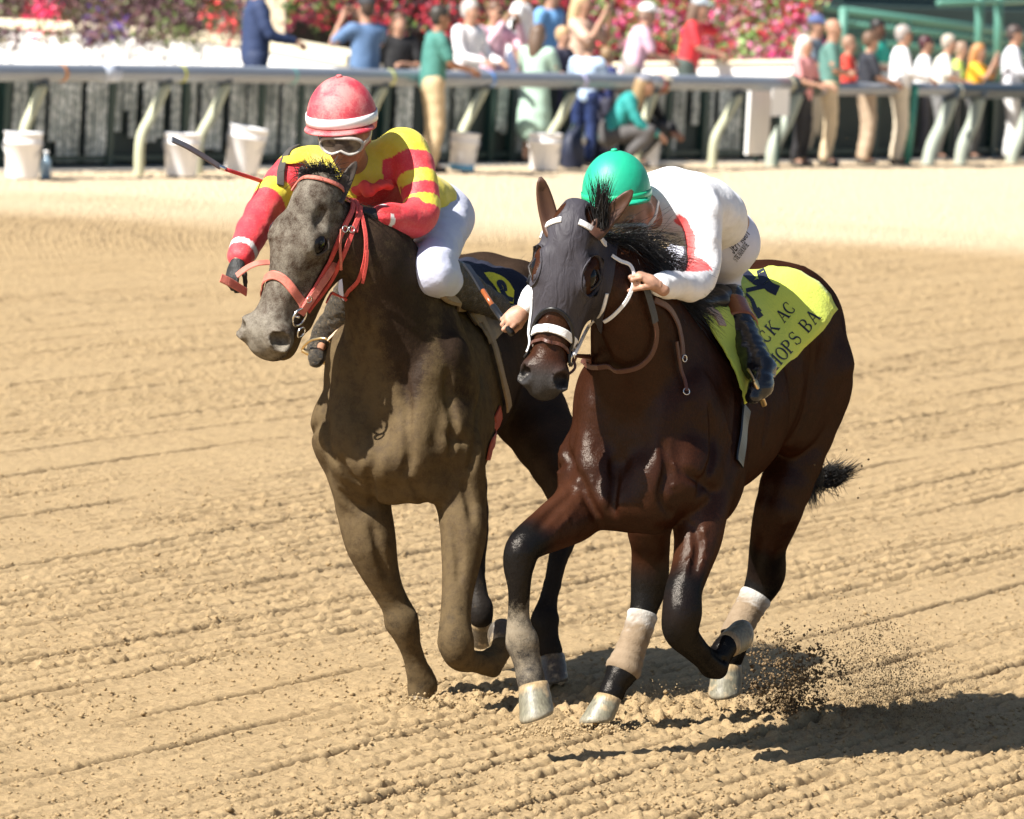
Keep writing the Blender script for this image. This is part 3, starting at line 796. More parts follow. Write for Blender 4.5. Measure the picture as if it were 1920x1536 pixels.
def horse_solid(fr, legs, neck, head, P, h=.009, jaw=0.0):
    """fr Frame, legs list of (points, radii), neck chain, P trunk numbers"""
    pts = [fr.H(f, l, u) for f in (-1.5, .75) for l in (-.45, .45) for u in (.5, 1.75)]
    for q, r in legs: pts += list(q)
    pts += [head(a, n, s) for a in (-.12, .70) for n in (-.32, .08) for s in (-.16, .16)]
    pts = np.array(pts); S = Solid(pts.min(0) - .13, pts.max(0) + .13, h)
    H = fr.H
    def E(f, l, u, r, k=.06, tilt=0.0, yaw=0.0, op='add'):
        ct, st, cy, sy = math.cos(tilt), math.sin(tilt), math.cos(yaw), math.sin(yaw)
        Rt = np.array([[ct, 0, st], [0, 1, 0], [-st, 0, ct]]) @ np.array([[cy, -sy, 0], [sy, cy, 0], [0, 0, 1]])
        S.ell(H(f, l, u), r, fr.R @ Rt, k, op)
    zc = P.get('dz', 0.0)
    tr = fr.rise * .9
    E(-.40, 0, 1.15 + zc, (.62, .275, .325), .08, tilt=tr)
    E(-.05, 0, 1.13 + zc, (.46, .225, .34), .08)
    E(-.78, 0, 1.25 + zc, (.40, .232, .25), .09, tilt=tr)
    E(-1.02, 0, 1.30 + zc, (.38, .235, .27), .08)
    S.cap(H(-1.0, 0, 1.42 + zc), H(-.35, 0, 1.40 + zc), .14, .14, .08)
    S.cap(H(-.32, 0, 1.46 + zc), H(.02, 0, 1.50 + zc), .07, .085, .10)
    for q in (-1, 1):
        E(.13, q * .195, 1.12 + zc, (.14, .085, .30), .07, tilt=.45)        # shoulder blade
        E(.22, q * .20, 1.02 + zc, (.19, .10, .16), .025)                   # upper arm muscle
        E(-.02, q * .205, 1.02 + zc, (.17, .088, .20), .03, tilt=-.4)      # triceps
        E(.34, q * .110, .985 + zc, (.135, .115, .175), .028)               # breast muscle
        E(.28, q * .12, 1.20 + zc, (.14, .10, .22), .08)
        E(-1.0, q * .14, 1.36 + zc, (.34, .13, .20), .06, tilt=-.15)        # croup muscle
        E(-.80, q * .205, 1.36 + zc, (.10, .07, .09), .07)                   # point of hip
        E(-1.12, q * .165, 1.13 + zc, (.22, .125, .34), .06, tilt=.25)
        E(-.97, q * .17, 1.08 + zc, (.16, .12, .22), .06, tilt=-.3)
        E(-1.24, q * .11, 1.24 + zc, (.12, .11, .22), .06)
    E(.28, 0, .92 + zc, (.22, .16, .12), .05)
    S.cap(H(.49, 0, .74 + zc), H(.49, 0, 1.14 + zc), .004, .004, .05, 'sub')
    for q in (-1, 1):
        S.cap(H(.40, q * .235, 1.04 + zc), H(.16, q * .325, .93 + zc), .006, .006, .04, 'sub')
        S.cap(H(.44, q * .20, 1.00 + zc), H(.36, q * .24, 1.26 + zc), .004, .004, .05, 'sub')
        S.cap(H(-.13, q * .30, 1.36 + zc), H(-.20, q * .31, .98 + zc), .010, .012, .05, 'sub')
        S.cap(H(-.62, q * .27, 1.30 + zc), H(-.70, q * .29, .98 + zc), .012, .012, .10, 'sub')
        S.cap(H(-1.17, q * .29, 1.36 + zc), H(-1.12, q * .30, 1.02 + zc), .009, .009, .04, 'sub')
    E(-1.33, 0, 1.38 + zc, (.10, .06, .12), .06)
    # neck: deep and flat
    S.chain([n[0] for n in neck], [n[1] for n in neck], .07, 4, u=fr.F * .8 - fr.U * .6, fu=1.32, k1=.04)
    for q in (-1, 1):
        S.cap(head(.30, -.27, q * .05), fr.H(.46, q * .07, 1.12), .012, .016, .07, 'sub')
    add_head(S, head, jaw)
    for q, r in legs:
        S.chain(q, r, .05, 4, k1=.018)
        # cannon: tendon behind the bone, with a hollow between on either side; fetlock tuft; knee bumps
        A = np.asarray(q); n_ = len(A)
        for i in range(3, n_ - 1):
            if r[i] < .040 and np.linalg.norm(A[i + 1] - A[i]) > .02:
                ax = nrm(A[i + 1] - A[i - 1]); bk = nrm(-fr.F - ax * (-fr.F @ ax)); sd = np.cross(ax, bk)
                a_, b_ = A[i] - ax * .05, A[i] + ax * .06
                S.cap(a_ + bk * r[i] * .75, b_ + bk * r[i] * .75, r[i] * .62, r[i] * .62, .012)
                for w in (-1, 1): S.cap(a_ + sd * w * r[i] * 1.12 + bk * r[i] * .25, b_ + sd * w * r[i] * 1.12 + bk * r[i] * .25, .007, .007, .014, 'sub')
        for i in range(4, n_ - 1):
            if r[i] > r[i - 1] * 1.12 and r[i] > r[i + 1] * 1.08:
                ax = nrm(A[i + 1] - A[i - 1]); bk = nrm(-fr.F - ax * (-fr.F @ ax)); sd = np.cross(ax, bk)
                S.ell(A[i] + bk * r[i] * .85 + ax * .008, (.022, .022, .022), None, .02)
                for w in (-1, 1): S.ell(A[i] + sd * w * r[i] * .72 - bk * .008, (.020, .020, .026), None, .02)
    return S
def veins(S, runs, r=.0055):
    for P in runs:
        A = S.snap(spline([S.hit(*p) for p in P], 6), -.002)
        A = A + RNG.normal(0, .003, A.shape)
        for a_, b_ in zip(A[:-1], A[1:]): S.cap(a_, b_, r, r, .010)

def paint(V, bands):
    """bands: list of (points array, radius, colour, softness); nearest wins by weight"""
    pass
def near(V, pts, soft=.03, rr=.1):
    """1 near the polyline, 0 beyond rr"""
    P = spline(pts, 6); d = np.full(len(V), 9.0)
    for i in range(len(P) - 1):
        a, b = P[i], P[i + 1]; ab = b - a
        t = np.clip(((V - a) @ ab) / (ab @ ab + 1e-12), 0, 1)
        d = np.minimum(d, np.linalg.norm(V - a - t[:, None] * ab, axis=1))
    return np.clip((rr - d) / soft, 0, 1)
def blob(V, c, r, soft=.5):
    d = np.linalg.norm((V - np.asarray(c)) / np.asarray(r), axis=1)
    t = np.clip((1 - d) / soft, 0, 1); return t * t * (3 - 2 * t)
def lerp(C, c, w): return C * (1 - w[:, None]) + np.asarray(c) * w[:, None]

def grooves(S, runs, r=.007, k=.022):
    """creases between muscles, cut along lines that follow the surface"""
    for P in runs:
        A = S.snap(spline([S.hit(*p) for p in P], 8), .001); n = len(A)
        for i in range(n - 1):
            w = math.sin(math.pi * (i + .5) / n) ** .5
            S.cap(A[i], A[i + 1], r * w, r * w, k, 'sub')
def coat_material(name, rough, mudcol, dustcol, gloss):
    m, t, b = nodes(name)
    v = objvec(t)
    at_ = t.nodes.new('ShaderNodeAttribute'); at_.attribute_name = 'coat'
    am = t.nodes.new('ShaderNodeAttribute'); am.attribute_name = 'dirt'
    sep = t.nodes.new('ShaderNodeSeparateColor'); t.links.new(am.outputs['Color'], sep.inputs['Color'])
    mp = t.nodes.new('ShaderNodeMapping'); mp.inputs['Scale'].default_value = (1, 1, .25); t.links.new(v, mp.inputs['Vector'])
    hair = tex(t, 'noise', mp.outputs['Vector'], 330, 3); n5 = tex(t, 'noise', v, 300, 3, .6)
    big = tex(t, 'noise', v, 9, 6)
    col = mixc(t, 1.0, at_.outputs['Color'], ramp(t, hair, [(.3, (.72, .72, .72)), (.7, (1.25, 1.22, 1.2))]), 'MULTIPLY')
    col = mixc(t, 1.0, col, ramp(t, big, [(.3, (.8, .8, .8)), (.7, (1.2, 1.2, 1.2))]), 'MULTIPLY')
    n1 = tex(t, 'noise', v, 26, 8, .65); n2 = tex(t, 'noise', v, 240, 4, .6); n3 = tex(t, 'noise', v, 120, 5, .7)
    ma = t.nodes.new('ShaderNodeMath'); ma.operation = 'MULTIPLY_ADD'; t.links.new(n1, ma.inputs[0]); ma.inputs[1].default_value = 1.3; t.links.new(sep.outputs[0], ma.inputs[2])
    mb_ = t.nodes.new('ShaderNodeMath'); mb_.operation = 'MULTIPLY_ADD'; t.links.new(n2, mb_.inputs[0]); mb_.inputs[1].default_value = .8; t.links.new(ma.outputs[0], mb_.inputs[2])
    mud = t.nodes.new('ShaderNodeMapRange'); mud.inputs['From Min'].default_value = 1.15; mud.inputs['From Max'].default_value = 1.75; t.links.new(mb_.outputs[0], mud.inputs['Value'])
    mudc = mixc(t, n3, mudcol, tuple(c * .62 for c in mudcol))
    col = mixc(t, mud.outputs['Result'], col, mudc)
    # pale specks of dried dust
    m0 = t.nodes.new('ShaderNodeMath'); m0.operation = 'MULTIPLY_ADD'; t.links.new(n1, m0.inputs[0]); m0.inputs[1].default_value = 1.7; t.links.new(n5, m0.inputs[2])
    md = t.nodes.new('ShaderNodeMath'); md.operation = 'ADD'; t.links.new(m0.outputs[0], md.inputs[0]); t.links.new(sep.outputs[1], md.inputs[1])
    dst = t.nodes.new('ShaderNodeMapRange'); dst.inputs['From Min'].default_value = 2.0; dst.inputs['From Max'].default_value = 2.75; t.links.new(md.outputs[0], dst.inputs['Value'])
    dm = t.nodes.new('ShaderNodeMath'); dm.operation = 'MULTIPLY'; dm.inputs[1].default_value = .85; t.links.new(dst.outputs['Result'], dm.inputs[0])
    col = mixc(t, dm.outputs[0], col, mixc(t, n2, dustcol, tuple(c * .7 for c in dustcol)))
    t.links.new(col, b.inputs['Base Color'])
    rr = t.nodes.new('ShaderNodeMapRange'); rr.inputs['To Min'].default_value = rough; rr.inputs['To Max'].default_value = .85; t.links.new(mud.outputs['Result'], rr.inputs['Value']); t.links.new(rr.outputs['Result'], b.inputs['Roughness'])
    b.inputs['Specular IOR Level'].default_value = gloss
    b.inputs['Specular Tint'].default_value = (1, .9, .8, 1)
    ad = t.nodes.new('ShaderNodeMath'); ad.operation = 'MULTIPLY_ADD'; t.links.new(hair, ad.inputs[0]); ad.inputs[1].default_value = .35; t.links.new(n3, ad.inputs[2])
    und = tex(t, 'noise', v, 11, 3, .5)
    b1 = t.nodes.new('ShaderNodeBump'); b1.inputs['Strength'].default_value = .26; b1.inputs['Distance'].default_value = .035; t.links.new(und, b1.inputs['Height'])
    b2 = t.nodes.new('ShaderNodeBump'); b2.inputs['Strength'].default_value = .32; b2.inputs['Distance'].default_value = .006; t.links.new(ad.outputs[0], b2.inputs['Height']); t.links.new(b1.outputs['Normal'], b2.inputs['Normal'])
    t.links.new(b2.outputs['Normal'], b.inputs['Normal'])
    b.inputs['Specular IOR Level'].default_value = 0.0
    gl = t.nodes.new('ShaderNodeBsdfGlossy'); gl.inputs['Color'].default_value = (gloss, gloss * .93, gloss * .85, 1); t.links.new(rr.outputs['Result'], gl.inputs['Roughness']); t.links.new(b2.outputs['Normal'], gl.inputs['Normal'])
    sh = t.nodes.new('ShaderNodeAddShader'); t.links.new(b.outputs[0], sh.inputs[0]); t.links.new(gl.outputs[0], sh.inputs[1])
    t.links.new(sh.outputs[0], t.nodes['Material Output'].inputs['Surface'])
    return m

M_LIDD = mat('dark_eyelid', (.012, .006, .0045), .5)
M_EYE = mat('eye_gloss', (.006, .005, .005), .12, spec=.3)
def hoof_mat(name):
    m, t, b = nodes(name); v = objvec(t); a = t.nodes.new('ShaderNodeAttribute'); a.attribute_name = 'coat'
    mp = t.nodes.new('ShaderNodeMapping'); mp.inputs['Scale'].default_value = (3, 3, .5); t.links.new(v, mp.inputs['Vector'])
    n1 = tex(t, 'noise', mp.outputs['Vector'], 45, 5); n2 = tex(t, 'noise', v, 22, 6)
    c = mixc(t, 1.0, a.outputs['Color'], ramp(t, n1, [(.3, (.65, .63, .6)), (.7, (1.25, 1.25, 1.2))]), 'MULTIPLY')
    f = t.nodes.new('ShaderNodeMapRange'); f.inputs['From Min'].default_value = .55; f.inputs['From Max'].default_value = .68; f.inputs['To Max'].default_value = .75; t.links.new(n2, f.inputs['Value'])
    t.links.new(mixc(t, f.outputs['Result'], c, (.40, .30, .18)), b.inputs['Base Color']); b.inputs['Roughness'].default_value = .45; bumpn(t, b, n1, .25, .006); return m
M_HOOF = hoof_mat('hoof_horn'); M_HOOF_DARK = M_HOOF
M_SHOE = mat('shoe_metal', (.5, .48, .44), .35, metal=1.0)
M_HAIR = mat('horse_hair', (.008, .007, .007), .45, spec=.4)

def hair_tuft(name, roots, dirs, lens, parent, mat_, r=.0016, seg=5, droop=0.3, jit=.3, rng=RNG):
    mb = MB(); V = []; Fs = []
    for p, d, L in zip(roots, dirs, lens):
        d = nrm(np.asarray(d) + rng.normal(0, jit, 3)); pts = [np.asarray(p, float)]
        for i in range(seg):
            pts.append(pts[-1] + d * L / seg); d = nrm(d + np.array([0, 0, -droop / seg]) + rng.normal(0, .08, 3))
        b0 = len(V); w = nrm(np.cross(d, rng.normal(0, 1, 3))); w2 = np.cross(w, d)
        for i, q in enumerate(pts):
            rr = r * (1 - .85 * i / seg)
            V += [q + w * rr, q - w * rr * .5 + w2 * rr * .86, q - w * rr * .5 - w2 * rr * .86]
        for i in range(seg):
            for k in range(3): Fs.append((b0 + i * 3 + k, b0 + i * 3 + (k + 1) % 3, b0 + i * 3 + 3 + (k + 1) % 3, b0 + i * 3 + 3 + k))
    o = link(name, mesh_np(name, np.array(V), np.array(Fs)), mat_, parent); return o

def ear_mesh(name, base, tip, front, w, mat_, parent):
    """hollow pricked ear: rings of a folded leaf"""
    base = np.asarray(base); tip = np.asarray(tip); z = nrm(tip - base); L = np.linalg.norm(tip - base)
    f = nrm(np.asarray(front, float) - z * (np.asarray(front, float) @ z)); s = np.cross(z, f)
    V = []; n = 16; rows = 12
    for i in range(rows):
        t = i / (rows - 1)
        r = w * (1.0 - .12 * t if t < .35 else (.958 - (t - .35) * .15) * math.sqrt(max(0, 1 - ((t - .35) / .66) ** 2.2)))
        if t < .08: r *= .92
        c = base + z * L * t - f * .012 * math.sin(t * 3.1)
        for k in range(n):
            a = 2 * math.pi * k / n
            dent = max(0, math.cos(a)) * min(1, t * 5) * (.95 if t < .9 else .6)
            V.append(c + f * r * (math.cos(a) * (1 - 1.25 * dent * .75)) + s * r * .82 * math.sin(a))
    Fs = [(i * n + k, i * n + (k + 1) % n, (i + 1) * n + (k + 1) % n, (i + 1) * n + k) for i in range(rows - 1) for k in range(n)]
    Fs.append(tuple((rows - 1) * n + k for k in range(n)))
    return MB().add(V, Fs).build(name, mat_, parent, True)

# ---- the dark bay horse in front
FD = Frame(1254, 23.05, 22.5, rise=.17, slim=.22)
J, H = FD.J, FD.H
headD = Head(J(1076, 392, .74, 0), J(1006, 746, .82, 0), 9, mz=1.10)
def legD(*rows):
    return [J(*r[:4]) for r in rows], [r[4] for r in rows]
LD = {}
q, r = legD((1085, 955, .40, -.17, .098), (1042, 985, .53, -.17, .082), (985, 1022, .68, -.17, .058), (973, 1058, .70, -.17, .049), (974, 1098, .70, -.17, .036),
            (973, 1150, .68, -.17, .0335), (975, 1182, .68, -.17, .040), (980, 1205, .67, -.17, .050), (989, 1245, .68, -.17, .041), (997, 1282, .70, -.17, .046))
LD['rf'] = ([H(.20, -.17, 1.0)] + q, [.11] + r)
q, r = legD((1312, 965, .22, .19, .092), (1308, 1015, .28, .19, .078), (1294, 1070, .36, .19, .062), (1281, 1110, .42, .19, .059), (1279, 1150, .45, .19, .064),
            (1276, 1184, .44, .19, .055), (1300, 1214, .36, .19, .042), (1325, 1238, .26, .19, .037), (1339, 1247, .20, .19, .044), (1353, 1226, .17, .19, .036), (1362, 1212, .15, .19, .040))
LD['lf'] = ([H(.08, .19, .98)] + q, [.11] + r)
q, r = legD((1224, 960, -.42, -.14, .088), (1220, 1030, -.50, -.14, .066), (1218, 1090, -.52, -.14, .064), (1209, 1135, -.50, -.14, .047), (1197, 1180, -.47, -.14, .042),
            (1180, 1225, -.45, -.14, .044), (1168, 1258, -.42, -.14, .051), (1152, 1288, -.40, -.14, .039), (1145, 1306, -.39, -.14, .043))
LD['rh'] = ([H(-.95, -.15, 1.05), H(-.66, -.15, .98)] + q, [.16, .13] + r)
q, r = legD((1460, 955, -1.02, .16, .088), (1440, 1025, -1.16, .16, .066), (1436, 1080, -1.24, .16, .067), (1412, 1128, -1.22, .16, .046), (1396, 1155, -1.2, .16, .043),
            (1380, 1188, -1.16, .16, .045), (1371, 1216, -1.13, .16, .050), (1364, 1244, -1.12, .16, .043))
LD['lh'] = ([H(-1.12, .16, 1.15), H(-1.14, .17, 1.0)] + q, [.18, .125] + r)
neckD = [(H(.02, 0, 1.18), .235), (H(.17, 0, 1.36), .195), (H(.34, 0, 1.54), .145), (H(.49, 0, 1.70), .108), (headD(.13, -.17, 0), .075)]
SD = horse_solid(FD, list(LD.values()), neckD, headD, {}, h=.0093)

veins(SD, [[(1048, 830), (1056, 870), (1050, 905), (1066, 935)], [(1110, 900), (1085, 945), (1060, 975), (1045, 990)], [(1290, 960), (1302, 1000), (1296, 1045), (1284, 1085)], [(1322, 985), (1320, 1025), (1306, 1070)],
           [(1030, 590), (1022, 620), (1030, 650)], [(1250, 860), (1268, 885), (1262, 915)], [(1360, 790), (1372, 830), (1366, 870)], [(1470, 980), (1455, 1020), (1448, 1060)]])
# ---- the muddy brown horse beside it
FB = Frame(775, 24.2, 14, 1.10, rise=.07)
J, H = FB.J, FB.H
headB = Head(J(586, 330, .66, -.10), J(457, 655, .80, -.28), 31, mz=1.40)
LB = {}
q, r = legD((688, 985, .25, -.2, .098), (703, 1045, .25, -.2, .078), (724, 1100, .22, -.2, .055), (743, 1137, .20, -.2, .047), (753, 1164, .20, -.2, .056),
            (763, 1192, .19, -.2, .043), (775, 1227, .16, -.2, .036), (784, 1257, .14, -.2, .040), (793, 1284, .12, -.2, .047), (789, 1312, .12, -.2, .043))
LB['rf'] = ([H(.15, -.18, 1.0)] + q, [.11] + r)
q, r = legD((868, 975, .3, .18, .086), (866, 1040, .36, .18, .071), (858, 1110, .42, .18, .054), (854, 1160, .46, .18, .051), (855, 1204, .48, .18, .060),
            (864, 1232, .45, .18, .048), (890, 1240, .36, .18, .037), (920, 1243, .26, .18, .044), (936, 1226, .22, .18, .035), (941, 1212, .20, .18, .040))
LB['lf'] = ([H(.12, .18, 1.0)] + q, [.11] + r)
q, r = legD((1066, 905, -.62, .16, .10), (1060, 985, -.58, .18, .058), (1044, 1060, -.48, .18, .034), (1028, 1130, -.42, .18, .034), (1022, 1164, -.38, .18, .046),
            (1029, 1200, -.36, .18, .037), (1035, 1228, -.35, .18, .043))
LB['lh'] = ([H(-.98, .15, 1.05)] + q, [.16] + r)
q, r = legD((872, 960, -.80, -.14, .09), (884, 1050, -.78, -.14, .05), (895, 1105, -.76, -.14, .036), (899, 1140, -.74, -.14, .044), (902, 1160, -.73, -.14, .040))
LB['rh'] = ([H(-1.0, -.15, 1.05)] + q, [.16] + r)
neckB = [(H(.06, 0, 1.18), .235), (H(.18, 0, 1.37), .195), (H(.30, -.03, 1.55), .148), (H(.42, -.07, 1.71), .112), (headB(.13, -.17, .01), .078)]
SB = horse_solid(FB, list(LB.values()), neckB, headB, {}, h=.0093, jaw=.012)
for px, py, f_, l_, r_ in ((664, 905, .38, -.20, (.080, .07, .095)), (735, 910, .42, -.04, (.095, .06, .075)), (800, 905, .42, .10, (.10, .065, .085)), (642, 845, .34, -.24, (.07, .06, .13)), (872, 875, .34, .24, (.075, .06, .13))):
    SB.ell(J(px, py, f_ - .07, l_), r_, None, .05)
SB.cap(J(694, 915, .50, -.12), J(700, 985, .46, -.10), .004, .006, .05, 'sub')

grooves(SB, [[(690, 880), (697, 915), (700, 955)], [(638, 920), (658, 944), (690, 958)], [(768, 900), (785, 930), (802, 955), (826, 966)], [(905, 690), (897, 760), (893, 830), (880, 880)],
             [(640, 860), (652, 890), (672, 905)], [(868, 905), (880, 940), (884, 975)], [(850, 990), (860, 1040), (860, 1090)], [(697, 985), (712, 1040), (727, 1085)], [(610, 760), (615, 820), (628, 870)]])
grooves(SB, [[(752, 690), (764, 770), (768, 850), (760, 890)], [(838, 700), (850, 780), (846, 850)]], .005, .03)
grooves(SD, [[(1150, 860), (1152, 910), (1150, 960)], [(1088, 890), (1100, 930), (1122, 968)], [(1244, 830), (1250, 880), (1240, 930), (1256, 965)], [(1330, 760), (1336, 830), (1326, 890), (1308, 930)],
             [(1500, 590), (1522, 680), (1512, 760), (1480, 830)], [(1300, 985), (1309, 1030), (1300, 1075)], [(1075, 925), (1040, 955), (1010, 990)], [(1425, 700), (1440, 770), (1432, 830)]])
grooves(SD, [[(1372, 700), (1384, 770), (1376, 840)], [(1050, 800), (1062, 850), (1080, 890)]], .005, .03)

def finish_horse(S, fr, legs, head, name, label, coatcol, points, mat_, dirtfn, hooves, hoofm, lidm, tone=(.175, .165, .122)):
    root = empty(name, fr.O); tag(root, label, 'horse')
    body, V, Q = S.obj('body', mat_, root, 1)
    C = np.tile(np.array(coatcol), (len(V), 1))
    C = points(V, C)
    set_col(body.data, 'coat', C)
    D = dirtfn(V); set_col(body.data, 'dirt', D)
    for q in (-1, 1):
        e = MB(); c = head(.212, -.052, q * .087)
        bmn = bmesh.new(); bmesh.ops.create_uvsphere(bmn, u_segments=20, v_segments=12, radius=.034 * head.k)
        me = bpy.data.meshes.new('eye'); bmn.to_mesh(me); bmn.free()
        eo = link('eye', me, M_EYE, root); 
        R = np.stack([head.a * 1.15, head.n, head.s * .8], 1)
        lid = []
        for tt in np.linspace(0, 2 * math.pi, 25)[:-1]:
            lid.append(head(.212 + .040 * math.cos(tt), -.050 + .024 * math.sin(tt) + .004 * math.cos(tt), q * (.108 - .014 * abs(math.cos(tt)) - .014 * math.sin(tt))))
        lid = np.array(lid); N_ = len(lid); VV = []
        for i in range(N_):
            tg = nrm(lid[(i + 1) % N_] - lid[i - 1]); o1 = nrm(np.cross(tg, head.s)); 
            for j in range(5):
                aa = 2 * math.pi * j / 5; VV.append(lid[i] + (o1 * math.cos(aa) + head.s * math.sin(aa)) * .0062 * head.k)
        MB().add(VV, [(i * 5 + j, ((i + 1) % N_) * 5 + j, ((i + 1) % N_) * 5 + (j + 1) % 5, i * 5 + (j + 1) % 5) for i in range(N_) for j in range(5)]).build('eyelid', lidm, root, True)
        eo.data.transform(Matrix([[*R[i], c[i]] for i in range(3)] + [[0, 0, 0, 1]]))
    for (top, bot, toe, rt, rb) in hooves:
        ho = hoof('hoof', top, bot, toe, rt, rb, hoofm, root, tone=tone)
    return root, body
M_EARD = mat('bay_ear', (.060, .024, .012), .5, var=.3, vscale=30, bump=.1, bscale=260)
M_EARB = mat('brown_ear', (.045, .032, .024), .7, var=.5, vscale=90, bump=.12, bscale=260)
# ------------------------------------------------------------------ coats and hooves
MD = coat_material('dark_bay_coat', .25, (.20, .14, .08), (.30, .25, .18), .016)
MBR = coat_material('muddy_brown_coat', .5, (.120, .084, .043), (.27, .245, .20), .012)

def black_points(V, C, legs, starts, col=(.006, .0055, .0055)):
    for key, i in starts.items():
        C = lerp(C, col, near(V, np.array(legs[key][0])[i:], .05, .115))
    return C
J, H = FD.J, FD.H
def pointsD(V, C):
    C = black_points(V, C, LD, {'rf': 3, 'lf': 4, 'rh': 4, 'lh': 3})
    q = (V - headD.P0) @ headD.R / headD.k
    m = np.clip((q[:, 0] - .50) / .07, 0, 1) * (np.linalg.norm(V - headD(.55, -.09, 0), axis=1) < .22)
    hd = np.clip((.42 - np.linalg.norm(V - headD(.30, -.08, 0), axis=1)) / .12, 0, 1) * (q[:, 1] > -.30)
    C = lerp(C, (.036, .0135, .0068), hd * .9)
    for key in ('rf', 'lf'): C = lerp(C, (.046, .018, .0095), near(V, np.array(LD[key][0])[1:3], .08, .15) * .8)
    C = lerp(C, (.036, .035, .036), m)
    for sd in (-1, 1):
        C = lerp(C, (.002, .002, .002), blob(V, headD(.565, -.046 * 1.15, sd * .065 * 1.1), (.03, .03, .03), .4))
    C = lerp(C, (.06, .055, .05), near(V, np.array(LD['rf'][0])[8:], .06, .1) * .7)
    return C
def dirtD(V):
    x = np.zeros(len(V)); y = np.zeros(len(V))
    y += 1.0 * near(V, np.array(LD['rf'][0])[7:], .10, .14) + .4 * near(V, np.array(LD['rf'][0])[5:8], .05, .1)
    y += .45 * near(V, np.array(LD['lf'][0])[9:], .05, .1)
    x -= .35
    return np.stack([x, y, 0 * x], 1)
hoofD = [(J(999, 1282, .70, -.17), J(1010, 1347, .745, -.17), FD.F, .056, .066),
         (J(1361, 1212, .15, .19), J(1390, 1200, .06, .19), FD.F * -.5 + FD.U * .9, .050, .062),
         (J(1143, 1304, -.39, -.14), J(1124, 1358, -.36, -.14), np.array([-1, -.35, -.1]), .052, .066),
         (J(1363, 1244, -1.12, .16), J(1361, 1302, -1.10, .16), FD.F, .056, .067)]
rootD, bodyD = finish_horse(SD, FD, LD, headD, 'racehorse', 'glossy dark bay racehorse galloping in a grey hood and white bridle', (.0265, .0095, .0048), pointsD, MD, dirtD, hoofD, M_HOOF, M_LIDD)

J, H = FB.J, FB.H
def pointsB(V, C):
    C = black_points(V, C, LB, {'rf': 4, 'lf': 4, 'rh': 2, 'lh': 2}, (.012, .010, .009))
    for sd in (-1, 1):
        C = lerp(C, (.004, .003, .003), blob(V, headB(.565, -.046 * 1.15, sd * .065 * 1.1), (.03, .03, .03), .4))
    return C
_pb0 = pointsB
def pointsB(V, C):
    C = _pb0(V, C)
    q = (V - headB.P0) @ headB.R / headB.k
    sl = (np.abs(q[:, 1] / headB.mz + .132) < .016) & (q[:, 0] > .53) & (np.abs(q[:, 2]) < .12) & (q[:, 0] < .72)
    C[sl] = (.006, .004, .004)
    hd = np.clip((.40 - np.linalg.norm(V - headB(.30, -.08, 0), axis=1)) / .12, 0, 1)
    return C * (1 + hd[:, None] * .25)
def dirtB(V):
    q = (V - headB.P0) @ headB.R / headB.k
    face = np.clip((np.linalg.norm(V - headB(.3, -.06, 0), axis=1) < .38) * np.clip((q[:, 1] + .16) / .06, 0, 1), 0, 1)
    loc = (V - FB.O) @ FB.R
    x = .62 - .50 * np.clip((loc[:, 2] - 1.30) / .40, 0, 1)
    x = np.where(loc[:, 0] < -.35, -.25 + .2 * (loc[:, 2] < .9), x)
    for c, r, a in (((765, 640, .42, .14), (.13, .2, .25), .95), ((862, 625, .30, .26), (.11, .2, .24), .95), ((770, 720, .45, .14), (.06, .2, .13), .5), ((872, 740, .3, .26), (.07, .2, .12), .45),
                    ((740, 540, .42, .10), (.14, .2, .16), .6), ((700, 760, .5, 0), (.06, .2, .2), -.15), ((820, 760, .5, .1), (.06, .2, .2), -.25)):
        x -= a * blob(V, J(*c), r, .9)
    y = np.where(face > 0, .58 + .36 * face, .08) + .25 * (loc[:, 0] < -.6) * (loc[:, 2] > 1.1)
    y += .30 * blob(V, headB(.58, -.08, 0), (.16, .16, .16), .8)
    x = np.where(face > 0, -.05 + .25 * blob(V, headB(.60, -.08, 0), (.16, .2, .16), .8), x)
    return np.stack([x, y, 0 * x], 1)
hoofB = [(J(789, 1306, .12, -.2), J(784, 1345, .16, -.2), FB.F, .048, .060),
         (J(940, 1212, .20, .18), J(938, 1189, .14, .18), FB.F * -.3 + FB.U, .046, .054),
         (J(1035, 1228, -.35, .18), J(1040, 1282, -.30, .18), FB.F, .050, .060),
         (J(902, 1160, -.73, -.14), J(903, 1192, -.80, -.14), np.array([0, -.2, -1.]), .044, .05)]
rootB, bodyB = finish_horse(SB, FB, LB, headB, 'racehorse', 'mud covered brown racehorse galloping in a red bridle', (.030, .019, .013), pointsB, MBR, dirtB, hoofB, M_HOOF_DARK, M_EARB, (.075, .06, .045))

# ------------------------------------------------------------------ ears, manes, tails
J, H = FD.J, FD.H
for name_, b_, t_, f_ in (('ear', J(1038, 440, .70, -.05), J(1013, 332, .72, -.07), (.15, -1, .15)), ('ear', J(1112, 440, .70, .05), J(1186, 357, .67, .13), (.35, -1, .5))):
    e_ = ear_mesh(name_, b_, t_, f_, .042, M_EARD, rootD)
J, H = FB.J, FB.H
ear_mesh('ear', J(630, 380, .58, .02), J(668, 303, .52, .06), (.4, -.6, .5), .034, M_EARB, rootB)
ear_mesh('ear', J(566, 362, .60, -.13), J(566, 312, .46, -.13), (-.4, -.6, .5), .032, M_EARB, rootB)

def crest(fr, S, pts, n, lens, dirv, spread, name, root, r=.0018, jit=.28, droop=.9, off=-.004):
    A = spline(pts, 30); idx = RNG.integers(0, len(A), n)
    R = A[idx] + RNG.normal(0, spread, (n, 3))
    R = S.snap(R, off)
    L = RNG.uniform(lens[0], lens[1], n)
    D = np.tile(np.asarray(dirv, float), (n, 1))
    return hair_tuft(name, R, D, L, root, M_HAIR, r, 6, droop, jit)
J, H = FD.J, FD.H
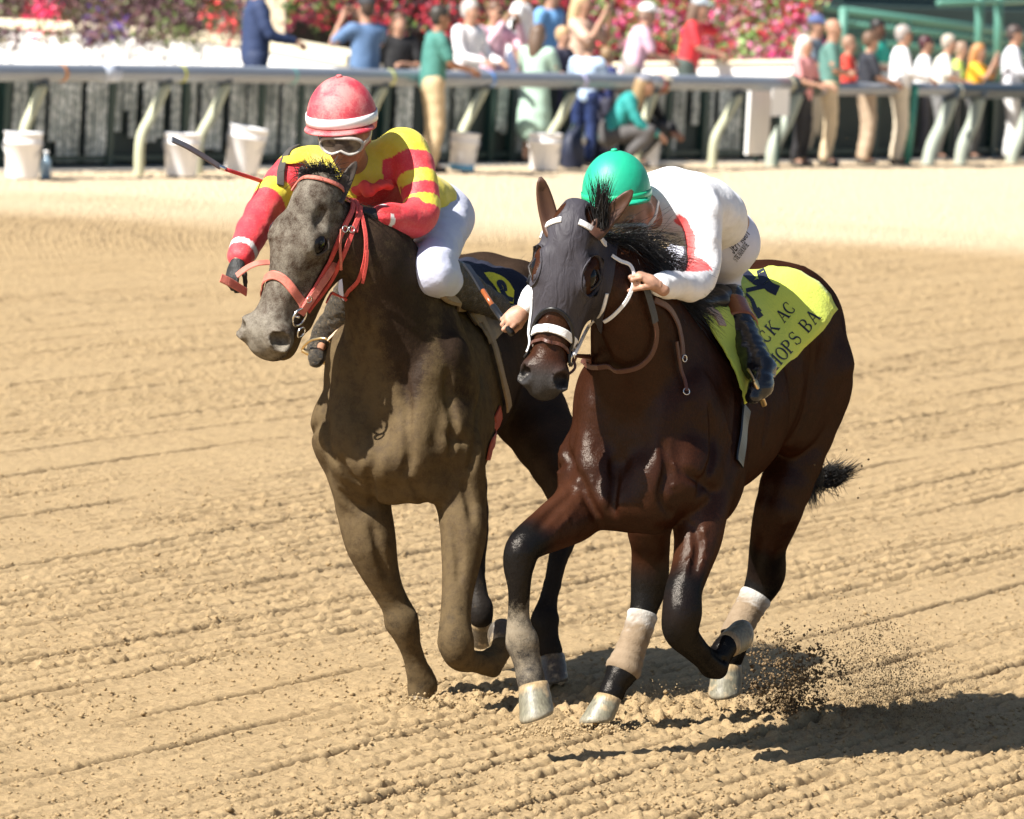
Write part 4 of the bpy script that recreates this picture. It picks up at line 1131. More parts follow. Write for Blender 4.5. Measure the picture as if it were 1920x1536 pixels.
# forelock standing up between the ears, and the blown mane
hair_tuft('forelock', [J(1128, 425, .70, .03) + RNG.normal(0, .011, 3) for _ in range(420)], [np.array([-.06, .05, 1.0])] * 420, RNG.uniform(.05, .19, 420) ** 1.0, rootD, M_HAIR, .0020, 6, .1, .10)
crest(FD, SD, [J(1140, 440, .62, .03), H(.46, 0, 1.84), H(.32, .02, 1.73), H(.16, .02, 1.62), H(.0, 0, 1.58)], 1500, (.10, .25), (.75, .35, .10), .014, 'mane', rootD)
hair_tuft('mane_side', [J(1170 + RNG.uniform(-20, 25), 455 + RNG.uniform(-15, 35), .45, .10) for _ in range(500)], [np.array([.75, .0, -.35])] * 500, RNG.uniform(.08, .22, 500), rootD, M_HAIR, .0017, 6, .5, .3)
# tail streaming behind the left thigh
def tail(name, pts, n, root, r0, r1, L):
    A = spline(pts, 12); T = np.gradient(A, axis=0); idx = RNG.integers(0, len(A), n)
    s_ = idx / len(A); R = A[idx] + RNG.normal(0, 1, (n, 3)) * (r0 + (r1 - r0) * s_)[:, None]
    hair_tuft(name, R, T[idx], RNG.uniform(L * .5, L, n), root, M_HAIR, .0021, 6, .0, .12)
tail('tail', [H(-1.42, .0, 1.26), J(1490, 800, -1.60, .04), J(1505, 870, -1.66, .08), J(1522, 912, -1.72, .10), J(1546, 903, -1.8, .10), J(1566, 888, -1.86, .10)], 650, rootD, .018, .006, .10)
hair_tuft('tail_tip', [J(1520 + RNG.uniform(0, 50), 912 - RNG.uniform(0, 22) + RNG.normal(0, 3), -1.8, .10) for _ in range(520)], [np.array([.80, -.05, .46])] * 520, RNG.uniform(.04, .13, 520), rootD, M_HAIR, .0020, 6, -.15, .10)
hair_tuft('tail_wisp', [J(1536 + RNG.normal(0, 4), 860 + RNG.normal(0, 15), -1.5, .12) for _ in range(60)], [np.array([.05, .1, -1.])] * 60, RNG.uniform(.05, .13, 60), rootD, M_HAIR, .0015, 5, .1, .12)
hair_tuft('tail_wisp', [J(1518 + RNG.normal(0, 6), 918 + RNG.normal(0, 8), -1.7, .1) for _ in range(90)], [np.array([.25, .1, -1.])] * 90, RNG.uniform(.04, .09, 90), rootD, M_HAIR, .0015, 5, -.2, .15)
J, H = FB.J, FB.H
hair_tuft('forelock', [J(603 + RNG.normal(0, 15), 332 + RNG.normal(0, 5), .60, -.06) for _ in range(900)], [np.array([-.20, .30, .40])] * 900, RNG.uniform(.04, .10, 900), rootB, M_HAIR, .0021, 6, 1.1, .30)
crest(FB, SB, [J(618, 335, .58, -.05), H(.40, -.07, 1.84), H(.28, -.03, 1.74), H(.14, 0, 1.62), H(.0, 0, 1.56)], 420, (.05, .10), (.25, .7, .0), .010, 'mane', rootB)
tail('tail', [H(-1.42, .0, 1.40), H(-1.6, .0, 1.25), H(-1.75, .0, 1.05), H(-1.95, .02, .95)], 400, rootB, .02, .03, .15)

# ------------------------------------------------------------------ hind leg wraps of the dark horse
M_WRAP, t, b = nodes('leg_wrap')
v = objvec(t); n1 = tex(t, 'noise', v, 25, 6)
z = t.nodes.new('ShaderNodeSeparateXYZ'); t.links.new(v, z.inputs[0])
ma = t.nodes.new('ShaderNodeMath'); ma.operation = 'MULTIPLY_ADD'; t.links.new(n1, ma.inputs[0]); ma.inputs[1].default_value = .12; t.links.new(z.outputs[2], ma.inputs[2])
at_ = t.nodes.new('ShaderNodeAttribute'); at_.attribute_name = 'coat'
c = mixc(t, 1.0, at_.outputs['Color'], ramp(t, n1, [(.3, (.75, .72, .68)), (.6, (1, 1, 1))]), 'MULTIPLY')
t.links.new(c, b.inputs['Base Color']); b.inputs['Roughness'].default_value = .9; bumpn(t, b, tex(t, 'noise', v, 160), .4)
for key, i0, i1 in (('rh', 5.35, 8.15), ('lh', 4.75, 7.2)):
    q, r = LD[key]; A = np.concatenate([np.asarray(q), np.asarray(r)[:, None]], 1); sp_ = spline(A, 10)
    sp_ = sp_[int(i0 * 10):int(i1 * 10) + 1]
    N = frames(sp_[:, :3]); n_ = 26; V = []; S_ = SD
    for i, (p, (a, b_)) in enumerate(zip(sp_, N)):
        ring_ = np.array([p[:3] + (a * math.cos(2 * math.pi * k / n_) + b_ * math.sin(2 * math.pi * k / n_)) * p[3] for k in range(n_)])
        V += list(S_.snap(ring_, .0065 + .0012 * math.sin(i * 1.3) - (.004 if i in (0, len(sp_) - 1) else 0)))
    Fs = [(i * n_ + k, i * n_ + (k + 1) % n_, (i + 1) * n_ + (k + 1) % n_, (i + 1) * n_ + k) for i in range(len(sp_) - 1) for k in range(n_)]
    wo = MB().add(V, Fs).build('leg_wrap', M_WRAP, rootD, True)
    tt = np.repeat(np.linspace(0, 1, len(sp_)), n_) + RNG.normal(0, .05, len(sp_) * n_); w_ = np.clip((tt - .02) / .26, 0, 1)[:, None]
    set_col(wo.data, 'coat', np.array([.46, .45, .43]) * (1 - w_) + np.array([.23, .17, .11]) * w_)  # tan below the top: dirt plus the body's shade painted into the colour
# ------------------------------------------------------------------ tack
M_WHITE = mat('white_strap', (.78, .78, .78), .5, bump=.2, bscale=120)
M_RED = mat('orange_red_strap', (.52, .065, .055), .55, var=.35, vscale=60, bump=.3, bscale=200)
M_REDD = mat('dusty_red_strap', (.52, .15, .11), .7, var=.4, vscale=50, bump=.3, bscale=200)
M_LEATHER = mat('brown_leather', (.085, .030, .018), .45, var=.3, vscale=50, bump=.3, bscale=150)
M_GRIP = mat('grey_rubber_grip', (.075, .08, .085), .7, bump=.6, bscale=300)
M_STEEL = mat('steel', (.75, .74, .72), .22, metal=1.0)
M_HOOD, t, b = nodes('grey_hood_cloth'); v = objvec(t)
mp = t.nodes.new('ShaderNodeMapping'); mp.inputs['Scale'].default_value = (1.7, 1, .55); t.links.new(v, mp.inputs['Vector'])
nw = t.nodes.new('ShaderNodeTexNoise'); nw.inputs['Scale'].default_value = 15; nw.inputs['Detail'].default_value = 2.5; nw.inputs['Distortion'].default_value = 1.4; t.links.new(mp.outputs['Vector'], nw.inputs['Vector'])
wv = t.nodes.new('ShaderNodeTexVoronoi'); wv.inputs['Scale'].default_value = 520; t.links.new(v, wv.inputs['Vector'])
t.links.new(ramp(t, wv.outputs['Distance'], [(.1, (.024, .022, .028)), (.6, (.046, .042, .052))]), b.inputs['Base Color']); b.inputs['Roughness'].default_value = .6; b.inputs['Specular IOR Level'].default_value = .3
bumpn(t, b, nw.outputs['Fac'], .6, .014)
M_BLACK = mat('black_rubber', (.008, .008, .009), .35)

def px_strap(name, S, px, width, mat_, parent, off=.004, th=.003, n=6):
    return strap(name, [S.hit(*q) for q in px], width, mat_, parent, S, off, th, n)

# the hood of the dark horse: a shell fitted over its head
pts = np.array([headD(a, n_, s_) for a in (-.10, .52) for n_ in (-.34, .07) for s_ in (-.16, .16)])
HS = Solid(pts.min(0), pts.max(0), .0048)
HS.chain([n_[0] for n_ in neckD[2:]], [n_[1] for n_ in neckD[2:]], .05, 4, u=FD.F * .8 - FD.U * .6, fu=1.32, k1=.04)
add_head(HS, headD)
D0 = HS.D.copy()
HS.D = D0 - .0075
R_ = headD.R
HS.ell(headD(.57, -.02, 0), (.235, .30, .104), R_, .004, 'sub')
HS.ell(headD(.64, -.12, 0), (.20, .30, .20), R_, .004, 'sub')
HS.ell(headD(-.17, -.22, 0), (.16, .30, .4), R_, .004, 'sub')
HS.ell(headD(.10, -.605, 0), (2.0, .385, 1.5), R_, .004, 'sub')
for q in (-1, 1):
    HS.ell(headD(.2, -.25, q * .40), (.7, .30, .285), R_, .004, 'sub')
    HS.ell(headD(.205, -.048, q * .094), (.070, .052, .054), R_, .003, 'sub')
    HS.ell(headD(.0, -.045, q * .078), (.055, .06, .048), R_, .003, 'sub')
HS.obj('hood', M_HOOD, rootD, 1)
# seams and bound edges of the hood
def head_ring(h, S, c, ra, rb, ax1, ax2, off, n=40, a0=0, a1=360):
    P = [h(*(np.array(c) + np.array(ax1) * ra * math.cos(rad(t)) + np.array(ax2) * rb * math.sin(rad(t)))) for t in np.linspace(a0, a1, n)]
    return S.snap(np.array(P), off)
for q in (-1, 1):
    MB().tube(head_ring(headD, SD, (.205, -.052, q * .094), .068, .050, (1, 0, 0), (0, 1, -q * .5), .008), .0034, 6).build('hood_binding', M_HOOD, rootD, True)
    # half cup round the back of the eye
    V = []; nn = 22
    for i in range(nn):
        t = rad(-80 + 160 * i / (nn - 1))
        for ro, so in ((.046, .080), (.049, .098), (.047, .112), (.041, .122), (.039, .120), (.045, .110), (.0465, .098), (.0435, .082)):
            V.append(headD(.205 + ro * math.sin(t) * 1.5, -.062 - ro * math.cos(t) * 1.12, q * so))
    Fs = [(i * 8 + k, i * 8 + (k + 1) % 8, (i + 1) * 8 + (k + 1) % 8, (i + 1) * 8 + k) for i in range(nn - 1) for k in range(8)] + [tuple(range(8)), tuple((nn - 1) * 8 + k for k in range(7, -1, -1))]
    MB().add(V, Fs).build('blinker_cup', M_BLACK, rootD, True)
# edge of the nose opening
E_ = []
for t in np.linspace(-74, 74, 40):
    E_.append(headD(.57 - .235 * math.cos(rad(t)), -.02 - .07 * math.sin(rad(t)) ** 2, .104 * math.sin(rad(t))))
MB().tube(SD.snap(np.array(E_), .007), .006, 7).build('hood_binding', M_BLACK, rootD, True)
J, H = FD.J, FD.H
def nose_ring(h, S, a, drop, w, name, m, root, off, th=.004, span=150):
    P = []
    for t in np.linspace(-span, span, 15):
        P.append(h(a + drop * (1 - math.cos(rad(t))) * .5, -.085 + .085 * math.cos(rad(t)), .085 * math.sin(rad(t))))
    return strap(name, P, w, m, root, S, off, th, 4)
nose_ring(headD, SD, .405, .055, .030, 'noseband', M_WHITE, rootD, .005)
nose_ring(headD, SD, .445, .055, .013, 'nose_strap', M_LEATHER, rootD, .005)
strap('cheek_strap', [SD.snap(SD.hit(*q)[None], .014)[0] for q in ((1138, 548), (1132, 580), (1112, 612))] + [SD.snap(SD.hit(1068, 650)[None], .02)[0], SD.snap(SD.hit(1064, 666)[None], .014)[0]], .013, M_WHITE, rootD, None, th=.004, up=(.5, -.8, .1))
px_strap('cheek_strap', SD, [(972, 560), (971, 600), (974, 640), (978, 655)], .016, M_WHITE, rootD, .010, .004)
px_strap('brow_strap', SD, [(1010, 446), (1020, 432), (1042, 418), (1056, 414)], .022, M_WHITE, rootD, .010, .004)
px_strap('brow_strap', SD, [(1084, 418), (1102, 428), (1118, 442), (1130, 460)], .024, M_WHITE, rootD, .010, .004)
pb = SD.hit(1066, 669); pb = SD.snap(pb[None], .012)[0]
bo = ring(pb, rot_to(SD.grad(pb[None])[0]), .030, .0045).build('bit_ring', M_STEEL, rootD, True)
strap('bit_strap', [pb + [-.06, -.01, -.045], pb + [-.02, -.02, -.06], pb + [.01, -.012, -.035], pb], .010, M_LEATHER, rootD, None, th=.003)
yb = pb[1]
px_strap('rein', SD, [(1072, 672), (1100, 680), (1130, 685), (1165, 689), (1198, 681), (1219, 655), (1225, 622), (1219, 594)], .020, M_LEATHER, rootD, .016, .004)
px_strap('rein_grip', SD, [(1220, 600), (1213, 572), (1203, 540), (1192, 512)], .027, M_GRIP, rootD, .022, .005)
px_strap('rein', SD, [(1142, 484), (1158, 494), (1177, 503), (1182, 528), (1174, 556), (1156, 580), (1140, 595)], .014, M_WHITE, rootD, .02, .004)
# neck strap with its buckle
px_strap('yoke_strap', SD, [(1222, 562), (1250, 578), (1266, 606), (1274, 640), (1276, 672)], .024, M_LEATHER, rootD, .008, .004)
px_strap('yoke_strap', SD, [(1262, 640), (1270, 690), (1279, 716), (1283, 735)], .014, M_LEATHER, rootD, .014, .004)
for bx, by in ((1276, 672), (1283, 736)):
    pb2 = SD.snap(SD.hit(bx, by)[None], .015)[0]
    ring(pb2, rot_to(SD.grad(pb2[None])[0]), .012, .0022, 12, 5).build('buckle', M_STEEL, rootD, True)

# ---- red bridle of the brown horse
px_strap('browband', SB, [(538, 352), (560, 340), (590, 336), (620, 344), (645, 362), (660, 384)], .018, M_REDD, rootB, .006, .004)
nose_ring(headB, SB, .37, .075, .034, 'noseband', M_REDD, rootB, .006, .004, 140)
px_strap('cheek_strap', SB, [(658, 378), (650, 412), (632, 450), (612, 492), (588, 535), (566, 575)], .021, M_RED, rootB, .007, .005)
px_strap('cheek_strap', SB, [(672, 392), (660, 430), (645, 470), (622, 512), (598, 548), (572, 582)], .019, M_RED, rootB, .011, .005)
px_strap('crown_strap', SB, [(648, 345), (660, 372), (668, 400), (664, 436)], .022, M_RED, rootB, .009, .004)
px_strap('throat_strap', SB, [(672, 400), (682, 440), (683, 480), (674, 522), (652, 556), (622, 574)], .016, M_RED, rootB, .010, .004)
px_strap('strap_end', SB, [(684, 468), (685, 495), (682, 525)], .013, M_RED, rootB, .018, .003)
px_strap('strap_end', SB, [(630, 428), (632, 455), (636, 478), (638, 496)], .011, M_REDD, rootB, .018, .003)
pbB = SB.snap(SB.hit(553, 590)[None], .014)[0]; RB = rot_to(SB.grad(pbB[None])[0])
ring(pbB, RB, .036, .0055, 24, 7).build('bit_ring', M_STEEL, rootB, True)
ring(pbB + [.01, -.012, -.055], RB, .020, .004, 16, 6).build('bit_ring', M_STEEL, rootB, True)
MB().tube([pbB, pbB + RB[:, 2] * -.03 + headB.a * .01, headB(.565, -.13, .02)], .006, 8).build('bit', M_STEEL, rootB, True)
for bx, by in ((574, 560), (607, 517), (640, 430), (655, 432)):
    q_ = SB.snap(SB.hit(bx, by)[None], .017)[0]
    ring(q_, rot_to(SB.grad(q_[None])[0]), .012, .0028, 10, 5).build('buckle', M_STEEL, rootB, True)
yB = pbB[1]
strap('rein', [pbB + [.005, -.01, .01], at(585, 560, yB + .0), at(622, 505, yB + .06), at(655, 450, yB + .16), at(678, 418, yB + .26), at(690, 396, yB + .36)], .030, M_REDD, rootB, None, th=.003, up=(.6, -.75, .2))
strap('rein', [at(462, 548, yB + .10), at(449, 540, yB + .06), at(432, 530, yB + .02), at(414, 521, yB + .0)], .034, M_REDD, rootB, None, th=.003, up=(.1, -1, .4))
strap('rein', [at(444, 517, yB + .05), at(462, 503, yB + .04), at(482, 494, yB + .03), at(505, 492, yB + .05)], .026, M_REDD, rootB, None, th=.003, up=(-.1, -.8, .6))

# ------------------------------------------------------------------ saddle cloths
def drape(fr, S, name, m, parent, f0, f1, hemL, hemR, zc=1.12, off=.012, nu=26, nv=44, flare=0.0, ripple=.006, seed=1):
    """cloth over the back; hemL / hemR: lists of hem points from front to rear on either side"""
    HL, HR = spline(hemL, 8), spline(hemR, 8)
    def pick(A, t):
        x = t * (len(A) - 1); i = min(int(x), len(A) - 2); return A[i] + (A[i + 1] - A[i]) * (x - i)
    G = np.zeros((nu, nv, 3))
    for i in range(nu):
        u = i / (nu - 1); f = f0 + (f1 - f0) * u
        c = fr.H(f, 0, zc); up = fr.U + fr.F * .0
        for j in range(nv):
            v = 2 * j / (nv - 1) - 1
            hem = pick(HL if v >= 0 else HR, u); d1 = hem - c; L1 = np.linalg.norm(d1); d1 = d1 / L1
            w = abs(v); ang = math.acos(np.clip(up @ d1, -1, 1))
            d = (up * math.sin((1 - w) * ang) + d1 * math.sin(w * ang)) / max(math.sin(ang), 1e-3)
            p = S.cast(c, d, .9, .004, off)
            g = S.grad(p[None])[0]
            rp = ripple * (vnoise(np.array([u * 3.0]), np.array([v * 4.0 + seed]), 2, seed)[0]) * 2
            G[i, j] = p + g * (rp + flare * (max(0, u - .25) ** 1.3) * max(0, w - .45) ** 1.5 * 4)
    V = G.reshape(-1, 3)
    i = np.arange((nu - 1) * nv).reshape(-1, nv)[:, :-1].ravel()
    Q = np.stack([i, i + nv, i + nv + 1, i + 1], 1)
    me = mesh_np(name, V, Q); o = link(name, me, m, parent)
    md = o.modifiers.new('thick', 'SOLIDIFY'); md.thickness = .005; md.offset = 0
    return o, G
from mathutils.bvhtree import BVHTree
def bvh_of(G):
    nu, nv = G.shape[:2]; V = [tuple(p) for p in G.reshape(-1, 3)]
    Fs = [(a * nv + b_, (a + 1) * nv + b_, (a + 1) * nv + b_ + 1, a * nv + b_ + 1) for a in range(nu - 1) for b_ in range(nv - 1)]
    return BVHTree.FromPolygons(V, Fs)
def print_on(bvh, name, polys, m, parent, off=.004):
    """flat print: polygons in photo pixels laid on the cloth"""
    mb = MB(); lift = 0
    for P in polys:
        V = []; ok = True
        for px, py in P:
            d = Vector(at(px, py, 30) - CAM).normalized()
            h = bvh.ray_cast(Vector(CAM), d)
            if h[0] is None: ok = False; break
            n_ = h[1] if h[1].dot(d) < 0 else -h[1]
            V.append(np.array(h[0] + n_ * (off + lift)))
        if ok: mb.add(V, [tuple(range(len(V)))])
        lift = (lift + .00007) % .0015
    if mb.v: return mb.build(name, m, parent)
# letters as strokes: lists of (x, y) polylines with width; thin and thick strokes and serifs
def arc(cx, cy, rx, ry, a0, a1, n=14): return [(cx + rx * math.cos(rad(a0 + (a1 - a0) * i / n)), cy + ry * math.sin(rad(a0 + (a1 - a0) * i / n))) for i in range(n + 1)]
TK, TN = .145, .06
LET = {
 'C': [(arc(.34, .5, .30, .48, 60, 300), (TN, TK, TN)), ([(.49, .68), (.49, .96)], TN), ([(.49, .30), (.49, .06)], TN)],
 'K': [([(.12, 0), (.12, 1)], TK), ([(.15, .38), (.58, 1)], TN), ([(.28, .56), (.66, 0)], TK), ([(0, .02), (.26, .02)], TN), ([(0, .98), (.26, .98)], TN), ([(.46, .98), (.70, .98)], TN), ([(.52, .02), (.78, .02)], TN)],
 'A': [([(.08, 0), (.34, 1)], TN), ([(.34, 1), (.62, 0)], TK), ([(.17, .36), (.50, .36)], TN), ([(-.02, .02), (.2, .02)], TN), ([(.48, .02), (.76, .02)], TN)],
 'H': [([(.12, 0), (.12, 1)], TK), ([(.58, 0), (.58, 1)], TK), ([(.12, .5), (.58, .5)], TN), ([(0, .02), (.26, .02)], TN), ([(0, .98), (.26, .98)], TN), ([(.44, .02), (.72, .02)], TN), ([(.44, .98), (.72, .98)], TN)],
 'O': [(arc(.36, .5, .30, .48, 0, 360, 24), (TK, TN, TK, TN, TK))],
 'P': [([(.12, 0), (.12, 1)], TK), (arc(.26, .73, .26, .25, 90, -90), (TN, TK, TN)), ([(0, .98), (.28, .98)], TN), ([(.1, .48), (.28, .48)], TN), ([(0, .02), (.28, .02)], TN)],
 'S': [(arc(.30, .74, .22, .24, 30, 250, 10) + arc(.30, .26, .24, .25, 80, -160, 12), (TN, TN, TK, TN, TN)), ([(.50, .74), (.50, .96)], TN), ([(.06, .06), (.06, .30)], TN)],
 'B': [([(.12, 0), (.12, 1)], TK), (arc(.26, .74, .24, .24, 90, -90), (TN, TK, TN)), (arc(.26, .26, .29, .25, 90, -90), (TN, TK, TN)), ([(0, .98), (.28, .98)], TN), ([(0, .02), (.28, .02)], TN), ([(.1, .5), (.28, .5)], TN)],
}
def ribbon2d(P, wd):
    P = np.array(P, float); n = len(P)
    if isinstance(wd, tuple): W_ = np.interp(np.linspace(0, 1, n), np.linspace(0, 1, len(wd)), wd)
    else: W_ = np.full(n, wd)
    T = np.gradient(P, axis=0); T /= np.linalg.norm(T, axis=1, keepdims=True) + 1e-9; N = np.stack([-T[:, 1], T[:, 0]], 1)
    A, B = P + N * W_[:, None] / 2, P - N * W_[:, None] / 2
    return [[A[i], A[i + 1], B[i + 1], B[i]] for i in range(n - 1)]
def text_polys(txt, o, ux, uy, adv=.78, sp=.45, table=None):
    o, ux, uy = np.array(o, float), np.array(ux, float), np.array(uy, float); x = 0; res = []
    for ch in txt:
        out = []
        if ch == ' ': x += sp; continue
        for P, wd in LET[ch]:
            PP = []
            for a, b_ in zip(P[:-1], P[1:]):
                k = 1 if len(P) > 4 else 4
                PP += [(a[0] + (b_[0] - a[0]) * i / k, a[1] + (b_[1] - a[1]) * i / k) for i in range(k)]
            PP.append(P[-1])
            for q in ribbon2d(PP, wd): out.append([tuple(o + ux * (x + c[0]) + uy * c[1]) for c in q])
        x += adv; res.append(out)
    return res

M_YEL = mat('yellow_green_cloth', (.60, .68, .09), .75, bump=.25, bscale=90, sheen=.1)
M_NAVY = mat('navy_print', (.010, .012, .028), .6)
M_PAD = mat('cream_saddle_pad', (.45, .33, .27), .8, bump=.3, bscale=80)
M_SADD = mat('black_saddle', (.012, .011, .011), .4)
def mud_cloth(name, base):
    m, t, b = nodes(name); v = objvec(t)
    n1 = tex(t, 'noise', v, 9, 8, .6); n2 = tex(t, 'noise', v, 130, 4)
    z = t.nodes.new('ShaderNodeSeparateXYZ'); t.links.new(v, z.inputs[0])
    ma = t.nodes.new('ShaderNodeMapRange'); ma.inputs['From Min'].default_value = 1.50; ma.inputs['From Max'].default_value = 1.30; t.links.new(z.outputs[2], ma.inputs['Value'])
    ad = t.nodes.new('ShaderNodeMath'); ad.operation = 'MULTIPLY_ADD'; t.links.new(n1, ad.inputs[0]); ad.inputs[1].default_value = .8; t.links.new(ma.outputs['Result'], ad.inputs[2])
    f = t.nodes.new('ShaderNodeMapRange'); f.inputs['From Min'].default_value = .6; f.inputs['From Max'].default_value = 1.0; t.links.new(ad.outputs[0], f.inputs['Value'])
    c = mixc(t, f.outputs['Result'], base, mixc(t, n2, (.34, .25, .14), (.20, .14, .08)))
    t.links.new(c, b.inputs['Base Color']); b.inputs['Roughness'].default_value = .85; bumpn(t, b, n2, .5); return m
M_NAVYMUD = mud_cloth('navy_cloth_muddy', (.004, .006, .022))

HL = [SD.hit(1388, 762), SD.hit(1440, 715), SD.hit(1490, 655), SD.hit(1538, 592)]
J, H = FD.J, FD.H
mir = lambda fr, P: [p - 2 * fr.L * ((p - fr.O) @ fr.L) for p in P]
clothD, GD = drape(FD, SD, 'saddle_cloth', M_YEL, rootD, -.14, -.77, HL, mir(FD, HL), flare=.05)
bv = bvh_of(GD)
dx, dy = np.array([16.2, -19.0]), np.array([-18.5, -17.0])
for ch in text_polys('CK AC', (1437, 646), dx, dy) + text_polys('HOPS BA', (1455, 695), dx * 1.02, dy * 1.05): print_on(bv, 'letter', ch, M_NAVY, rootD)
def zz(*p): return [(1320 + a / 3.842, 380 + c_ / 3.84) for a, c_ in p]
num = []
for pl, wd in ((zz((292, 400), (345, 415), (385, 445), (410, 500), (430, 560), (470, 610), (530, 640)), (9, 11, 13, 16, 18, 19, 20)),
               (zz((235, 470), (285, 500), (330, 540), (380, 580), (430, 590)), (13, 14, 14, 13, 12)),
               (zz((430, 610), (360, 625), (300, 640)), 8), (zz((300, 660), (345, 715), (365, 770), (405, 830)), (4, 7, 9, 12)), (zz((360, 800), (400, 770)), 9)):
    num += ribbon2d([tuple(p) for p in spline(np.array(pl), 5)], wd if not isinstance(wd, tuple) else wd)
print_on(bv, 'cloth_number', num, M_NAVY, rootD, .0035)

HLB = [SB.hit(912, 650), SB.hit(935, 630), SB.hit(958, 600), SB.hit(985, 560)]
clothB, GB = drape(FB, SB, 'saddle_cloth', M_NAVYMUD, rootB, -.16, -.78, HLB, mir(FB, HLB), flare=.05, off=.014)
bvB = bvh_of(GB)
M_PATCH = mat('yellow_patch', (.80, .68, .03), .7, var=.2, vscale=30)
def z3(*p): return [(860 + a / 7.314, 470 + c_ / 7.314) for a, c_ in p]
def grid_poly(A, B, n=8):
    A, B = np.array(A, float), np.array(B, float); out = []
    SA, SB_ = spline(A, n), spline(B, n)
    for i in range(len(SA) - 1):
        for j in range(4):
            a, b_ = j / 4, (j + 1) / 4
            out.append([tuple(SA[i] + (SB_[i] - SA[i]) * a), tuple(SA[i + 1] + (SB_[i + 1] - SA[i + 1]) * a), tuple(SA[i + 1] + (SB_[i + 1] - SA[i + 1]) * b_), tuple(SA[i] + (SB_[i] - SA[i]) * b_)])
    return out
print_on(bvB, 'number_patch', grid_poly(z3((340, 310), (450, 310), (580, 355), (680, 430), (760, 555)), z3((420, 420), (500, 520), (570, 640), (640, 700), (740, 740))), M_PATCH, rootB, .004)
nm = []
for pl, wd in ((z3((640, 570), (630, 500), (590, 450), (540, 455), (570, 520), (600, 590), (650, 660), (740, 690)), (6, 7, 8, 8, 8, 9, 9, 9)),):
    nm += ribbon2d([tuple(p) for p in spline(np.array(pl), 5)], wd)
print_on(bvB, 'cloth_number', nm, M_NAVY, rootB, .006)

# saddles and girths
def saddle(fr, S, root, f0, f1, m):
    pts_ = np.array([fr.H(f, l, u) for f in (f0 + .1, f1 - .1) for l in (-.24, .24) for u in (1.35, 1.85)])
    A = Solid(pts_.min(0), pts_.max(0), .008)
    zt = lambda f: S.cast(fr.H(f, 0, 1.2), fr.U, .8, .006, .0)
    a, c_, e = zt(f0), zt((f0 + f1) / 2), zt(f1)
    A.cap(a + fr.U * .03, c_ + fr.U * .02, .035, .045, .03, u=fr.L, fu=1.8)
    A.cap(c_ + fr.U * .02, e + fr.U * .03, .04, .03, .03, u=fr.L, fu=2.0)
    A.obj('saddle', m, root)
saddle(FD, SD, rootD, -.14, -.52, M_SADD)
saddle(FB, SB, rootB, -.16, -.54, M_SADD)
# rolled pad in front of the cloth
px_strap('pad_roll', SD, [(1306, 560), (1322, 580), (1336, 600), (1344, 618)], .05, M_PAD, rootD, .012, .018)
M_FLAP = mat('muddy_saddle_flap', (.27, .19, .105), .85, var=.4, vscale=25, bump=.6, bscale=110)
px_strap('pad_roll', SB, [(815, 545), (840, 562), (862, 575), (880, 592), (893, 612)], .060, M_FLAP, rootB, .014, .014)
px_strap('saddle_flap', SB, [(893, 598), (912, 635), (926, 680), (936, 722), (945, 764)], .045, M_FLAP, rootB, .020, .006)
px_strap('girth', SB, [(930, 770), (928, 800), (922, 830), (912, 862)], .06, mat('red_girth', (.33, .05, .025), .7, bump=.4, bscale=120), rootB, .006, .004)
px_strap('girth', SD, [(1397, 765), (1392, 800), (1388, 840), (1384, 870)], .07, M_BLACK, rootD, .006, .004)
# stirrup irons with their leathers are built with the riders' boots
# ------------------------------------------------------------------ people
def skin_mat(name, col):
    m, t, b = nodes(name); v = objvec(t); n = tex(t, 'noise', v, 60, 5)
    t.links.new(mixc(t, 1.0, (*col, 1), ramp(t, n, [(.3, (.85, .82, .8)), (.7, (1.12, 1.08, 1.06))]), 'MULTIPLY'), b.inputs['Base Color'])
    b.inputs['Roughness'].default_value = .5; b.inputs['Specular IOR Level'].default_value = .4
    b.inputs['Subsurface Weight'].default_value = .08; b.inputs['Subsurface Radius'].default_value = (.01, .004, .002)
    bumpn(t, b, tex(t, 'noise', v, 300), .15, .003); return m
M_SKIN = skin_mat('skin_light', (.42, .245, .17))
M_SKIN2 = skin_mat('skin_tan', (.33, .17, .105))
M_SKIN3 = skin_mat('skin_dark', (.10, .05, .033))

def head_axes(front, up):
    f = nrm(front); u = np.asarray(up, float); u = nrm(u - f * (u @ f)); l = np.cross(u, f)   # l: person's left when facing f
    return f, u, l
def add_face(S, c, f, u, l, k=1.0):
    """human head about c (centre of the skull), about .23 m tall"""
    R = np.stack([f, l, u], 1); P = lambda a, b, z: np.asarray(c) + (f * a + l * b + u * z) * k
    def E(p, r, kk=.02, op='add'): S.ell(P(*p), np.array(r) * k, R, kk * k, op)
    E((-.008, 0, .025), (.098, .077, .095), .03)
    E((.035, 0, -.055), (.060, .056, .075), .04)
    E((.062, 0, -.108), (.022, .026, .016), .03)
    for q in (-1, 1):
        E((.045, q * .040, -.035), (.035, .025, .03), .03)
        E((.088, q * .033, -.002), (.016, .020, .013), .012, 'sub')
        E((.078, q * .033, -.002), (.013, .015, .012), .006)
        E((.083, q * .032, .022), (.014, .026, .009), .012)
        E((-.008, q * .080, -.015), (.022, .010, .034), .010)
    S.cap(P(.088, 0, .005), P(.112, 0, -.035), .008 * k, .013 * k, .012 * k)
    for q in (-1, 1): E((.098, q * .012, -.042), (.012, .010, .009), .008)
    E((.090, 0, -.066), (.012, .024, .006), .006); E((.087, 0, -.080), (.012, .021, .007), .006)
    E((.100, 0, -.073), (.012, .022, .0022), .003, 'sub')
